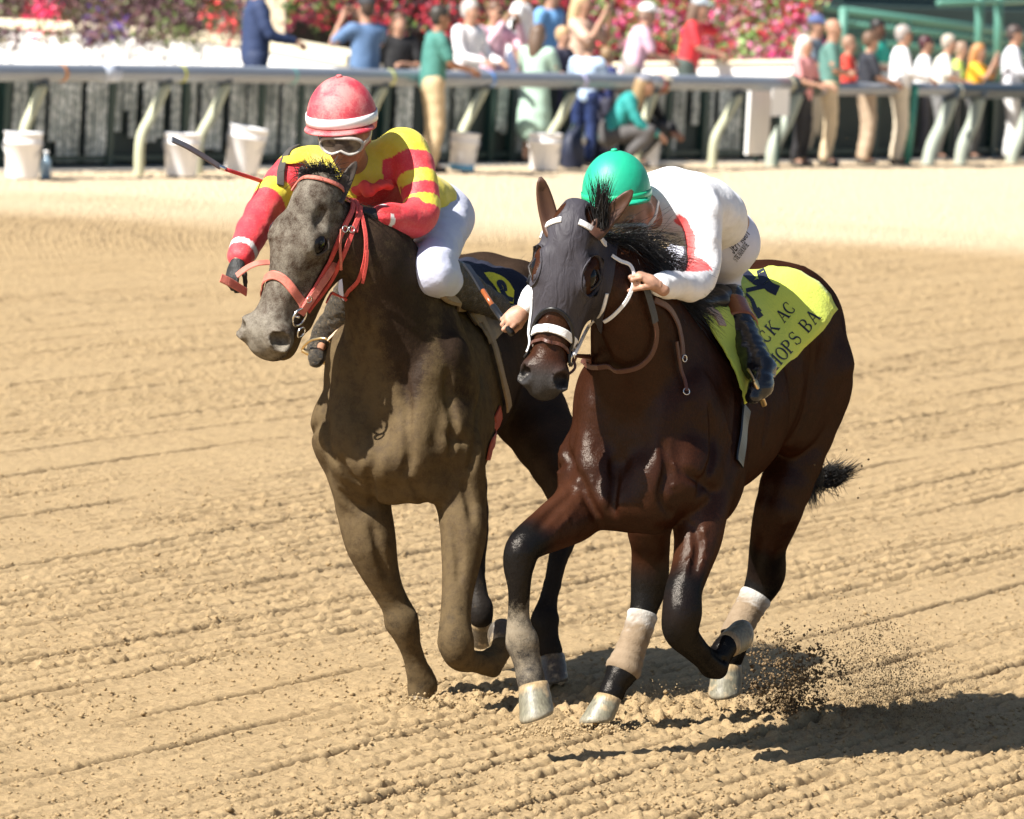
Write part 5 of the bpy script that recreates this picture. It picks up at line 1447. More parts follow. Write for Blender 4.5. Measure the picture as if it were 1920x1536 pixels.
def add_hand(S, wrist, d, n, side, curl=.5, k=1.0, spread=.12, rf=.0088, thumb=.5):
    """hand from the wrist along d, palm facing n; side +1 if the thumb lies on cross(d, n)"""
    d = nrm(d); n = np.asarray(n, float); n = nrm(n - d * (n @ d)); s_ = np.cross(d, n) * side
    w = np.asarray(wrist, float)
    R = np.stack([d, s_, n], 1)
    S.ell(w + d * .050 * k, np.array([.050, .040, .016]) * k, R, .012)
    S.cap(w - d * .03 * k, w + d * .03 * k, .026 * k, .026 * k, .02)
    for i, (o, L) in enumerate(((.029, .074), (.010, .084), (-.010, .077), (-.028, .060))):
        p = w + (d * (.088 - .006 * abs(i - 1)) + s_ * o) * k; dd = nrm(d + s_ * o * spread * 20 * .1)
        a = curl * .55; r = rf * k * (.85 if i == 3 else 1)
        for seg, fr_ in enumerate((.45, .31, .24)):
            dirv = dd * math.cos(a) + n * math.sin(a); q = p + dirv * L * fr_ * k
            S.cap(p, q, r * (1 - .06 * seg), r * (.94 - .08 * seg), .004); p = q; a += curl * (1.25 if seg == 0 else 1.0)
    p = w + (d * .022 + s_ * .026 + n * .004) * k; a = thumb
    for L, r in ((.042, .0125), (.032, .0105), (.026, .0092)):
        dirv = nrm(d * .72 + s_ * (.72 - a) + n * a); q = p + dirv * L * k
        S.cap(p, q, r * k, r * k * .9, .006); p = q; a += .45
def noise_disp(V, N, amp, sc, stretch=(1, 1, 1), seed=0):
    Q = V * np.asarray(stretch) * sc
    d = np.array([mnoise.noise(Vector((q[0] + seed, q[1], q[2]))) for q in Q])
    return V + N * (d * amp)[:, None]
def cloth_obj(S, name, m, parent, wr=.006, sc=14, stretch=(1, 1, 1), iters=1, seed=0):
    V, Q = S.mesh(iters)
    if wr: V = noise_disp(V, S.grad(V), wr, sc, stretch, seed)
    o = link(name, mesh_np(name, V, Q), m, parent); return o, V
def attr_cloth(name, attr, rough=.7, dust=0.0, dustcol=(.33, .25, .16), bump=.35, bscale=45, sheen=.1, bstretch=None):
    m, t, b = nodes(name); v = objvec(t)
    a = t.nodes.new('ShaderNodeAttribute'); a.attribute_name = attr
    c = a.outputs['Color']
    n1 = tex(t, 'noise', v, 20, 8, .7); n2 = tex(t, 'noise', v, 190, 4)
    c = mixc(t, 1.0, c, ramp(t, n1, [(.3, (.88, .88, .88)), (.7, (1.08, 1.08, 1.08))]), 'MULTIPLY')
    if dust:
        ma = t.nodes.new('ShaderNodeMath'); ma.operation = 'ADD'; t.links.new(n1, ma.inputs[0]); t.links.new(n2, ma.inputs[1])
        f = t.nodes.new('ShaderNodeMapRange'); f.inputs['From Min'].default_value = .95; f.inputs['From Max'].default_value = 1.4; f.inputs['To Max'].default_value = dust; t.links.new(ma.outputs[0], f.inputs['Value'])
        c = mixc(t, f.outputs['Result'], c, dustcol)
    t.links.new(c, b.inputs['Base Color']); b.inputs['Roughness'].default_value = rough; b.inputs['Sheen Weight'].default_value = sheen
    src = v
    if bstretch:
        mp = t.nodes.new('ShaderNodeMapping'); mp.inputs['Scale'].default_value = bstretch; t.links.new(v, mp.inputs['Vector']); src = mp.outputs['Vector']
    bumpn(t, b, tex(t, 'noise', src, bscale, 5), bump, .02); return m
# ------------------------------------------------------------------ the two riders
M_GLOVE = mat('black_glove', (.012, .012, .012), .6, var=.4, vscale=80, bump=.4, bscale=150)
M_BOOT = mat('black_boot', (.012, .012, .015), .22, spec=.6, bump=.25, bscale=26, bstretch=(.6, .6, 2.5))
M_BOOTMUD, t, b = nodes('muddy_boot'); v = objvec(t); n1 = tex(t, 'noise', v, 70, 8, .75); n2 = tex(t, 'noise', v, 150, 4)
t.links.new(ramp(t, n1, [(.42, (.012, .012, .013)), (.54, (.07, .055, .036)), (.70, (.26, .20, .13))]), b.inputs['Base Color']); t.links.new(ramp(t, n1, [(.42, (.25, .25, .25)), (.5, (.9, .9, .9))]), b.inputs['Roughness']); bumpn(t, b, n1, 1.0, .02)
M_CUFF = mat('brown_boot_top', (.26, .075, .022), .25, spec=.6, var=.2, vscale=30)
M_GOLD = mat('brass_stirrup', (.75, .55, .28), .3, metal=1.0)
M_LEATH2 = mat('stirrup_leather', (.62, .45, .30), .6)
M_LENS = mat('goggle_lens', (.10, .075, .06), .12, spec=.8, var=.9, vscale=50)
M_GFRAME = mat('goggle_frame', (.36, .33, .30), .35, var=.6, vscale=70)
M_DARKHAIR = mat('dark_hair', (.012, .009, .007), .6, bump=.8, bscale=200)
def helmet(parent, c, f, u, l, r, cover, band_lo, band_hi, mband, k=1.0, band_name='helmet_band'):
    R = np.stack([f, l, u], 1); V = []; n = 40; rows = 16
    prof = []
    for i in range(rows + 1):
        t = rad(-14 + 104 * i / rows); prof.append((math.cos(t), math.sin(t)))
    for q, z in prof:
        for k_ in range(n):
            a = 2 * math.pi * k_ / n; seam = 1 - .004 * (k_ % 8 == 0)
            V.append(c + R @ np.array([r * 1.10 * q * math.cos(a) * seam, r * .96 * q * math.sin(a) * seam, r * 1.16 * z]))
    Fs = [(i * n + k_, i * n + (k_ + 1) % n, (i + 1) * n + (k_ + 1) % n, (i + 1) * n + k_) for i in range(rows) for k_ in range(n)] + [tuple(range(n - 1, -1, -1))]
    ho = MB().add(V, Fs).build('helmet', cover, parent, True)
    # brim over the brow
    B = []
    for i in range(15):
        a = rad(-72 + 144 * i / 14)
        e = .030 * math.cos(a * 1.15) ** .6 if abs(a) < rad(78) else 0
        for (ro, z) in ((1.0, -.10), (1.0 + e / r, -.17), (1.0 + e / r, -.215), (1.0, -.20)):
            B.append(c + R @ np.array([r * 1.10 * ro * math.cos(a), r * .965 * ro * math.sin(a), r * 1.02 * z]))
    Fs = [(i * 4 + k_, i * 4 + (k_ + 1) % 4, (i + 1) * 4 + (k_ + 1) % 4, (i + 1) * 4 + k_) for i in range(14) for k_ in range(4)] + [(0, 1, 2, 3), (59, 58, 57, 56)]
    MB().add(B, Fs).build('helmet_brim', cover, ho, True)
    Bd = []
    for z in (band_lo, (band_lo + band_hi) / 2, band_hi):
        q = math.sqrt(max(0, 1 - z * z)) if z > 0 else math.cos(math.asin(z))
        for k_ in range(n):
            a = 2 * math.pi * k_ / n
            Bd.append(c + R @ np.array([(r * 1.10 * q + .0015) * math.cos(a), (r * .96 * q + .0015) * math.sin(a), r * 1.16 * z]))
    Fs = [(i * n + k_, i * n + (k_ + 1) % n, (i + 1) * n + (k_ + 1) % n, (i + 1) * n + k_) for i in range(2) for k_ in range(n)]
    bo_ = MB().add(Bd, Fs).build(band_name, mband, ho, True); md = bo_.modifiers.new('thick', 'SOLIDIFY'); md.thickness = .0025; md.offset = 1
    bt = MB().lathe([(.012, 0), (.013, .004), (.009, .008), (.003, .009)], c + u * r * 1.155, R[:, [0, 1, 2]], 12).build('helmet_button', cover, ho, True)
    return ho
def goggles(parent, c, f, u, l, k=1.0, tilt=.0):
    R = np.stack([f, l, u], 1); P = lambda a, b, z: np.asarray(c) + R @ (np.array([a, b, z]) * k)
    n = 48; fr_ = []; ln = []
    for i in range(n):
        a = 2 * math.pi * i / n; y = .080 * math.cos(a); z = .034 * math.sin(a)
        y = math.copysign(abs(math.cos(a)) ** .7 * .080, math.cos(a))
        if math.sin(a) < 0: z *= 1 - .55 * math.exp(-(y / .020) ** 2)
        x = .112 - .32 * y * y / .08 * 1.0
        fr_.append((x, y, z))
    Vv = []; m_ = 6
    for i in range(n):
        x, y, z = fr_[i]; x2, y2, z2 = fr_[(i + 1) % n]
        nn = nrm([0, z2 - z, -(y2 - y)])
        for j in range(m_):
            a = 2 * math.pi * j / m_
            Vv.append(P(x + .012 * math.sin(a), y + nn[1] * .0065 * math.cos(a), z + nn[2] * .0065 * math.cos(a)))
    Fs = [(i * m_ + j, ((i + 1) % n) * m_ + j, ((i + 1) % n) * m_ + (j + 1) % m_, i * m_ + (j + 1) % m_) for i in range(n) for j in range(m_)]
    g = MB().add(Vv, Fs).build('goggles', M_GFRAME, parent, True)
    Lv = [P(.119, 0, .0)] + [P(x * .97 + .006, y * .98, z * .98) for x, y, z in fr_]
    MB().add(Lv, [(0, 1 + i, 1 + (i + 1) % n) for i in range(n)]).build('goggle_lens', M_LENS, g, True)
    for q in (-1, 1):
        strap('goggle_strap', [P(.085, q * .082, 0), P(.03, q * .098, .01), P(-.05, q * .088, .02)], .018, M_GFRAME, g, None, th=.002, up=R @ np.array([0, q, 0]))
    return g
def boot(parent, knee, ankle, toe, m, cuffm=None, r0=.062, r1=.045, cuff_a=0.0, cuff_b=.25, h=.008):
    knee, ankle, toe = map(np.asarray, (knee, ankle, toe))
    ax = nrm(ankle - knee); ft = nrm(toe - ankle)
    S = Solid(*bounds([knee, ankle, toe, ankle - ft * .06], .11), h)
    S.chain([knee + (ankle - knee) * .06, knee + (ankle - knee) * .35, knee + (ankle - knee) * .75, ankle], [r0, r0 * .96, r1, r1 * .93], .02, 4)
    heel = ankle + ax * .045 - ft * .035
    S.cap(ankle, heel, r1 * .9, .036, .03); S.cap(heel, ankle + ax * .055 + ft * .06, .034, .036, .03); S.cap(ankle + ax * .05 + ft * .05, toe, .040, .030, .03)
    o, V = cloth_obj(S, 'boot', m, parent, .0045, 24, (1, 1, 2.4))
    if cuffm:
        C = Solid(*bounds([knee, ankle], .11), h)
        A = knee + (ankle - knee) * (.04 + cuff_a); B = knee + (ankle - knee) * (.06 + cuff_b)
        C.cap(A, B, r0 + .005, r0 * .97 + .005, .004)
        w = ax
        C.ell(A - w * (.5), (.5, .5, .5), None, .003, 'sub'); C.ell(B + w * .5, (.5, .5, .5), None, .003, 'sub')
        C.obj('boot_top', cuffm, o)
    sole = MB()
    return o, heel, ax, ft
def stirrup(parent, toe, ankle, ax, up_to, m=None):
    mid = ankle + (toe - ankle) * .62 + ax * .02
    f = nrm(toe - ankle); R = np.stack([nrm(np.cross(f, ax)), -ax, f], 1)
    P = [mid + R @ np.array(p) for p in ((-.058, -.03, 0), (-.060, .0, 0), (-.052, .05, 0), (-.025, .095, 0), (0, .11, 0), (.025, .095, 0), (.052, .05, 0), (.060, .0, 0), (.058, -.03, 0))]
    o = MB().tube(spline(P, 4), .0055, 8).tube([P[0], P[-1]], .011, 8).build('stirrup', M_GOLD, parent, True)
    strap('stirrup_leather', [P[4], (P[4] + up_to) / 2, up_to], .024, M_LEATH2, parent, None, th=.003, up=R[:, 0])
    return o

def jockey(fr, label, jt, f, u, shirt_m, pants_m, skin, gloves, boots, rs, paint=None, wr_s=.008, cuff=None, helm=None, hem=.8):
    """jt: joints in the place; f, u: face and head-top directions"""
    root = empty('person', fr.H(-.3, 0, 1.55)); tag(root, label, 'jockey')
    g = {k: np.asarray(v, float) for k, v in jt.items()}
    f, u, l = head_axes(f, u)
    hc = g['head']
    # one body: head, neck, trunk, arms, legs
    S = Solid(*bounds(list(g.values()), .22), .0105)
    add_face(S, hc, f, u, l)
    S.cap(hc - u * .06 - f * .02, g['chest'] + (hc - g['chest']) * .25, .052, .065, .04)
    S.chain([g['chest'], g['mid'], g['pelvis']], [.115, .108, .112], .05, 4, u=nrm(g['shL'] - g['shR']), fu=1.25)
    for q in 'LR':
        S.chain([g['chest'] + (g['sh' + q] - g['chest']) * .5, g['sh' + q], g['el' + q], g['wr' + q]], [.06, .056, .040, .027], .04, 5)
        S.chain([g['pelvis'] + (g['hip' + q] - g['pelvis']) * .6, g['hip' + q], g['kn' + q], g['an' + q]], [.085, .070, .040, .024], .04, 5)
        S.cap(g['an' + q], g['to' + q], .022, .016, .02)
    body, V, Q = S.obj('body', skin, root)
    # silks
    T = Solid(*bounds([g[k] for k in g if k[:2] in ('sh', 'el', 'wr', 'ch', 'mi', 'pe')], .22), .007)
    T.chain([g['chest'], g['mid'], g['mid'] + (g['pelvis'] - g['mid']) * hem], [rs[0], rs[1], rs[2]], .05, 5, u=nrm(g['shL'] - g['shR']), fu=1.25)
    T.cap(g['chest'], g['chest'] + (hc - g['chest']) * .30, .09, .068, .04)
    for q in 'LR':
        w = g['el' + q] + (g['wr' + q] - g['el' + q]) * .93
        T.chain([g['chest'] + (g['sh' + q] - g['chest']) * .5, g['sh' + q], g['el' + q], w], [.085, rs[3], rs[4], rs[5]], .05, 6, k1=.025)
    so_, VS = cloth_obj(T, 'silks', shirt_m, root, wr_s, 13, (1, 1, 1))
    if paint: set_col(so_.data, 'silk', paint(VS, T.grad(VS)))
    # breeches
    B = Solid(*bounds([g[k] for k in g if k[:2] in ('hi', 'kn', 'an', 'pe', 'mi')], .22), .009)
    B.chain([g['mid'] + (g['pelvis'] - g['mid']) * .2, g['pelvis']], [rs[2] - .008, rs[2] - .006], .05, 4, u=nrm(g['shL'] - g['shR']), fu=1.2)
    for q in 'LR':
        B.chain([g['pelvis'] + (g['hip' + q] - g['pelvis']) * .6, g['hip' + q], g['kn' + q], g['kn' + q] + (g['an' + q] - g['kn' + q]) * .22], [.115, rs[6], rs[7], rs[7] * .84], .05, 6, k1=.03)
    po, VP = cloth_obj(B, 'breeches', pants_m, root, .008, 11, (1, 1, 1), seed=4)
    bts = []
    for q in 'LR':
        o, heel, ax, ft = boot(root, g['kn' + q] + (g['an' + q] - g['kn' + q]) * .06, g['an' + q], g['to' + q], boots, cuff, r0=rs[7] * .86 + .009, cuff_a=.27, cuff_b=.46, r1=.056)
        stirrup(root, g['to' + q], g['an' + q], ax, g['hip' + q] + (g['kn' + q] - g['hip' + q]) * .75 - np.array([0, 0, .10]))
    for q, (d, n, sd, curl) in helm['hands'].items():
        Hn = Solid(*bounds([g['wr' + q]], .17), .0042)
        add_hand(Hn, g['wr' + q], d, n, sd, curl, .90)
        Hn.obj('hand', gloves, root)
    return root, g, (f, u, l), so_, T, B, po

# rider of the muddy brown horse
J, H = FB.J, FB.H
def side(S, px, py, r):
    p = S.hit(px, py); return p + nrm(CAM - p) * r
gB = dict(head=J(651, 250, .30, -.04), chest=J(668, 338, .02, -.02), mid=J(735, 372, -.20, 0), pelvis=J(800, 402, -.45, 0),
          shL=J(765, 284, .02, .20), elL=J(788, 404, .18, .30), wrL=J(712, 408, .42, .10),
          shR=J(562, 318, .06, -.24), elR=J(500, 388, .30, -.42), wrR=J(447, 488, .62, -.48),
          hipL=J(836, 412, -.42, .14), knL=side(SB, 808, 506, .07), anL=side(SB, 930, 578, .085), toL=side(SB, 966, 606, .09),
          hipR=J(765, 430, -.42, -.14), knR=J(690, 520, -.05, -.30), anR=J(612, 628, -.40, -.36), toR=J(592, 676, -.26, -.38))
SILKB = attr_cloth('red_yellow_silks', 'silk', .6, dust=.22, dustcol=(.50, .36, .26), bump=.5, bscale=14)
RED, YEL = (.62, .028, .045), (.66, .55, .035)
def seg_t(V, a, b):
    ab = b - a; t = ((V - a) @ ab) / (ab @ ab); d = np.linalg.norm(V - a - np.clip(t, 0, 1)[:, None] * ab, axis=1); return t, d
def paintB(V, N):
    C = np.tile(np.array(YEL), (len(V), 1))
    front = ((V - gB['chest']) @ nrm([-.1, -1, 0])) > .0
    for q in 'LR':
        t1, d1 = seg_t(V, gB['sh' + q], gB['el' + q]); t2, d2 = seg_t(V, gB['el' + q], gB['wr' + q])
        up = (d1 < .112) & (t1 > .16) & (d1 <= d2 + .01); lo = (d2 < .10) & (d2 < d1 + .005)
        band = up & (((t1 > .44) & (t1 < .62)) | ((t1 > .80) & (t1 < .98)))
        if q == 'R': band = up & (((t1 > .62) & (t1 < .90)))
        C[up] = RED; C[band] = YEL; C[lo & ~up] = RED; C[lo & (t2 > .12)] = RED
        C[lo & (t2 > (.80 if q == 'R' else .90)) & (t2 < (.87 if q == 'R' else .97))] = (.75, .72, .70)
    # dark red panel low on the breast
    px = np.array([proj(p) for p in [gB['chest']]])
    c = J(712, 378, .16, .06); C[(np.abs((V - c) @ cr) < .085) & (np.abs((V - c) @ cu) < .055) & (N[:, 1] < -.3)] = (.42, .015, .02)
    return C
PANTS = mat('white_breeches', (.50, .52, .66), .75, bump=.6, bscale=15, sheen=.1, var=.12, vscale=9, bstretch=(1, 1, 1.6))
PANTSW = mat('bright_white_breeches', (.64, .66, .78), .75, bump=.5, bscale=14, sheen=.1, var=.06, vscale=9)
rB, gB, axB, silksB, TB, BB, pB = jockey(FB, 'jockey in red and yellow silks and red helmet crouched on the muddy brown horse', gB, (-.16, -1, -.38), (-.10, -.42, 1), SILKB, PANTS, M_SKIN2, M_GLOVE, M_BOOTMUD,
    (.150, .140, .130, .072, .064, .048, .094, .080), paintB, helm=dict(hands={'L': (np.array([-.85, -.3, .35]), np.array([0, .3, -1.]), 1, .9), 'R': (np.array([-.25, -.5, -.8]), np.array([.5, .6, -.3]), 1, .75)}))
f, u, l = axB
M_HELR, t, b = nodes('red_helmet_cover'); v = objvec(t)
n1 = tex(t, 'noise', v, 12, 4, .5); n2 = tex(t, 'noise', v, 420, 2)
ma = t.nodes.new('ShaderNodeMath'); ma.operation = 'ADD'; t.links.new(n1, ma.inputs[0]); t.links.new(n2, ma.inputs[1])
t.links.new(ramp(t, ma.outputs[0], [(.70, (.50, .014, .045)), (1.0, (.55, .065, .085)), (1.4, (.62, .22, .21))]), b.inputs['Base Color']); b.inputs['Roughness'].default_value = .6; bumpn(t, b, n2, .2)
M_WB = mat('white_band', (.80, .80, .80), .5, var=.12, vscale=60)
hcB = J(641, 222, .27, -.04)
helB = helmet(rB, hcB, *head_axes((-.16, -1, -.20), (-.10, -.12, 1)), .137, M_HELR, M_HELR and -.06, .17, M_WB)
goggles(rB, J(649, 254, .32, -.04), f, u, l, 1.0)
# chin, lips are part of the head; a red scarf bunched at the neck
SC_ = Solid(*bounds([J(700, 355, .3, .05)], .16), .006)
for px_, py_, fz, r_ in ((672, 356, .24, .022), (684, 350, .26, .026), (694, 362, .27, .020), (706, 352, .26, .024), (716, 346, .24, .022), (726, 350, .22, .016), (728, 340, .20, .013)):
    SC_.ell(J(px_, py_, fz, .02), (r_ * 1.25, r_, r_ * .8), None, .012)
cloth_obj(SC_, 'scarf', mat('red_scarf', (.66, .06, .045), .75, bump=.6, bscale=40), rB, .012, 26)
# sleeve guard strap on the right arm, number cloth ends
px_strap('arm_strap', TB, [(556, 268), (540, 290), (528, 318), (524, 350)], .030, mat('dark_arm_strap', (.05, .045, .04), .7), rB, .006, .004)
px_strap('shoulder_tab', TB, [(566, 296), (548, 302), (532, 303)], .045, mat('yellow_tab', YEL, .7), rB, .008, .003)

# rider of the dark bay horse
J, H = FD.J, FD.H
gD = dict(head=J(1180, 392, .20, .0), chest=J(1262, 384, .02, 0), mid=J(1318, 398, -.20, 0), pelvis=J(1346, 444, -.45, 0),
          shL=J(1312, 402, .02, .19), elL=J(1312, 524, .12, .30), wrL=side(SD, 1232, 536, .075),
          shR=J(1205, 384, .08, -.20), elR=J(1075, 470, .22, -.36), wrR=J(985, 580, .40, -.36),
          hipL=J(1372, 462, -.42, .15), knL=side(SD, 1340, 528, .13), anL=side(SD, 1424, 690, .16), toL=side(SD, 1412, 744, .17),
          hipR=J(1325, 470, -.42, -.15), knR=J(1178, 560, -.05, -.32), anR=J(1205, 690, -.48, -.38), toR=J(1192, 730, -.36, -.40))
SILKD = attr_cloth('white_silks', 'silk', .55, dust=0, bump=.4, bscale=12)
def paintD(V, N):
    C = np.tile(np.array((.80, .80, .82)), (len(V), 1))
    for q in 'L':
        t1, d1 = seg_t(V, gD['sh' + q], gD['el' + q]); t2, d2 = seg_t(V, gD['el' + q], gD['wr' + q])
        ax = nrm(gD['elL'] - gD['shL']); rel = V - gD['shL']; rel = rel - (rel @ ax)[:, None] * ax
        side = rel @ nrm([-1, -.35, 0]); fr_ = rel @ nrm([.35, -1, 0])
        w = .008 + .015 * np.clip(t1 * 2.0, 0, 1)
        C[(d1 < .10) & (t1 > .02) & (t1 < .98) & (side > .028) & (np.abs(fr_ - .012) < w)] = (.72, .10, .10)
        C[(d2 < .09) & (t2 > .0) & (t2 < .45) & (((V - gD['elL']) @ [0, 0, 1]) - t2 * ((gD['wrL'] - gD['elL']) @ [0, 0, 1]) > .036)] = (.72, .10, .10)
    return C
rD, gD, axD, silksD, TD, BD, pD = jockey(FD, 'jockey in white silks and green helmet cover crouched on the dark bay horse', gD, (-.30, -.75, -.62), (-.35, -.55, .75), SILKD, PANTSW, M_SKIN, M_SKIN, M_BOOT,
    (.134, .120, .104, .070, .052, .042, .080, .074), paintD, cuff=M_CUFF, hem=.45, helm=dict(hands={'L': (np.array([-.85, -.25, .50]), np.array([-.2, .35, -1.]), 1, 1.5), 'R': (np.array([-.75, -.4, -.55]), np.array([.3, .9, -.2]), 1, 1.15)}))
f, u, l = axD
M_HELG = mat('green_helmet_cover', (.012, .37, .215), .5, bump=.35, bscale=16, var=.08, vscale=20)
M_HELG2 = mat('green_helmet_band', (.015, .42, .20), .4)
helD = helmet(rD, J(1156, 360, .24, .0), *head_axes((-.22, -1, -.12), (-.12, -.14, 1)), .128, M_HELG, -.12, .04, M_HELG2)
goggles(rD, J(1190, 402, .20, .03), f, u, l, .95)
# black knee pads under the breeches hem
for q, kn, an in (('L', gD['knL'], gD['anL']), ('R', gD['knR'], gD['anR'])):
    K = Solid(*bounds([kn, an], .1), .007); K.chain([kn + (an - kn) * .03, kn + (an - kn) * .13, kn + (an - kn) * .24], [.078, .074, .066], .02, 3); K.obj('knee_sleeve', M_BLACK, rD)
bvP = None
def bvh_mesh(o):
    me = o.data; return BVHTree.FromPolygons([tuple(v.co) for v in me.vertices], [tuple(p.vertices) for p in me.polygons])
LET.update({
 'J': [([(.45, 1), (.45, .2), (.3, .03), (.12, .06), (.05, .25)], .17)], 'E': [([(.1, 0), (.1, 1)], .18), ([(.1, .93), (.6, .93)], .15), ([(.1, .5), (.5, .5)], .15), ([(.1, .07), (.6, .07)], .15)],
 'F': [([(.1, 0), (.1, 1)], .18), ([(.1, .93), (.6, .93)], .15), ([(.1, .5), (.5, .5)], .15)], 'R': [([(.1, 0), (.1, 1)], .18), (arc(.25, .74, .26, .22, 90, -90, 8), .16), ([(.25, .5), (.62, 0)], .17)],
 'U': [([(.1, 1), (.1, .3), (.22, .06), (.45, .06), (.58, .3), (.58, 1)], .17)], 'Y': [([(.05, 1), (.34, .5), (.34, 0)], .17), ([(.63, 1), (.34, .5)], .16)],
 'T': [([(.34, 0), (.34, 1)], .18), ([(.02, .93), (.66, .93)], .15)]})
bvP = bvh_mesh(pD)
for ch in text_polys('JEFF RUBY', (1376, 476), (5.0, -6.2), (-13, -13), .72, .3) + text_polys('STEAKHOUSE', (1381, 491), (3.2, -4.4), (-7.5, -6.5), .72): print_on(bvP, 'letter', ch, M_NAVY, rD, .003)

# ------------------------------------------------------------------ whips
M_WHIP = mat('whip_red_braid', (.55, .03, .05), .5, bump=.8, bscale=260)
M_FLAPW = mat('whip_grey_flap', (.10, .11, .13), .4, var=.3, vscale=80)
w0 = FB.J(430, 322, .28, -.30)[1] - .1
P_ = lambda px, py, k: at(px, py, w0 + k)
rW = empty('riding_whip', P_(470, 330, .2)); tag(rW, 'riding whip with grey flap and red shaft held by the red helmeted jockey', 'whip')
MB().tube(spline([P_(424, 318, 0), P_(470, 333, .1), P_(520, 350, .22)], 6), .0075, 10).build('shaft', M_WHIP, rW, True)
MB().tube(spline([P_(408, 311, 0), P_(424, 318, 0)], 4), .0085, 10).build('ferrule', M_STEEL, rW, True)
MB().tube(spline([P_(518, 349, .22), P_(560, 362, .32), P_(610, 372, .42)], 4), .011, 10).build('handle', M_BLACK, rW, True)
strap('flap', [P_(322, 262, -.14), P_(350, 275, -.1), P_(385, 296, -.04), P_(412, 313, .0)], .024, M_FLAPW, rW, None, th=.006, up=(.4, -.8, .5))
rW = empty('riding_whip', J(945, 590, .42, -.38)); tag(rW, 'black and red riding whip held low beside the grey hood', 'whip')
y_ = gD['wrR'][1]
MB().tube([at(905, 545, y_ + .12), at(926, 577, y_ + .05)], .0095, 10).build('shaft', M_CUFF, rW, True)
MB().tube([at(924, 574, y_ + .05), at(960, 626, y_ - .05)], .0125, 10).build('handle', M_BLACK, rW, True)
strap('flap', [at(874, 497, y_ + .28), at(890, 520, y_ + .2), at(906, 547, y_ + .12)], .030, M_BLACK, rW, None, th=.006, up=(.5, -.8, .3))
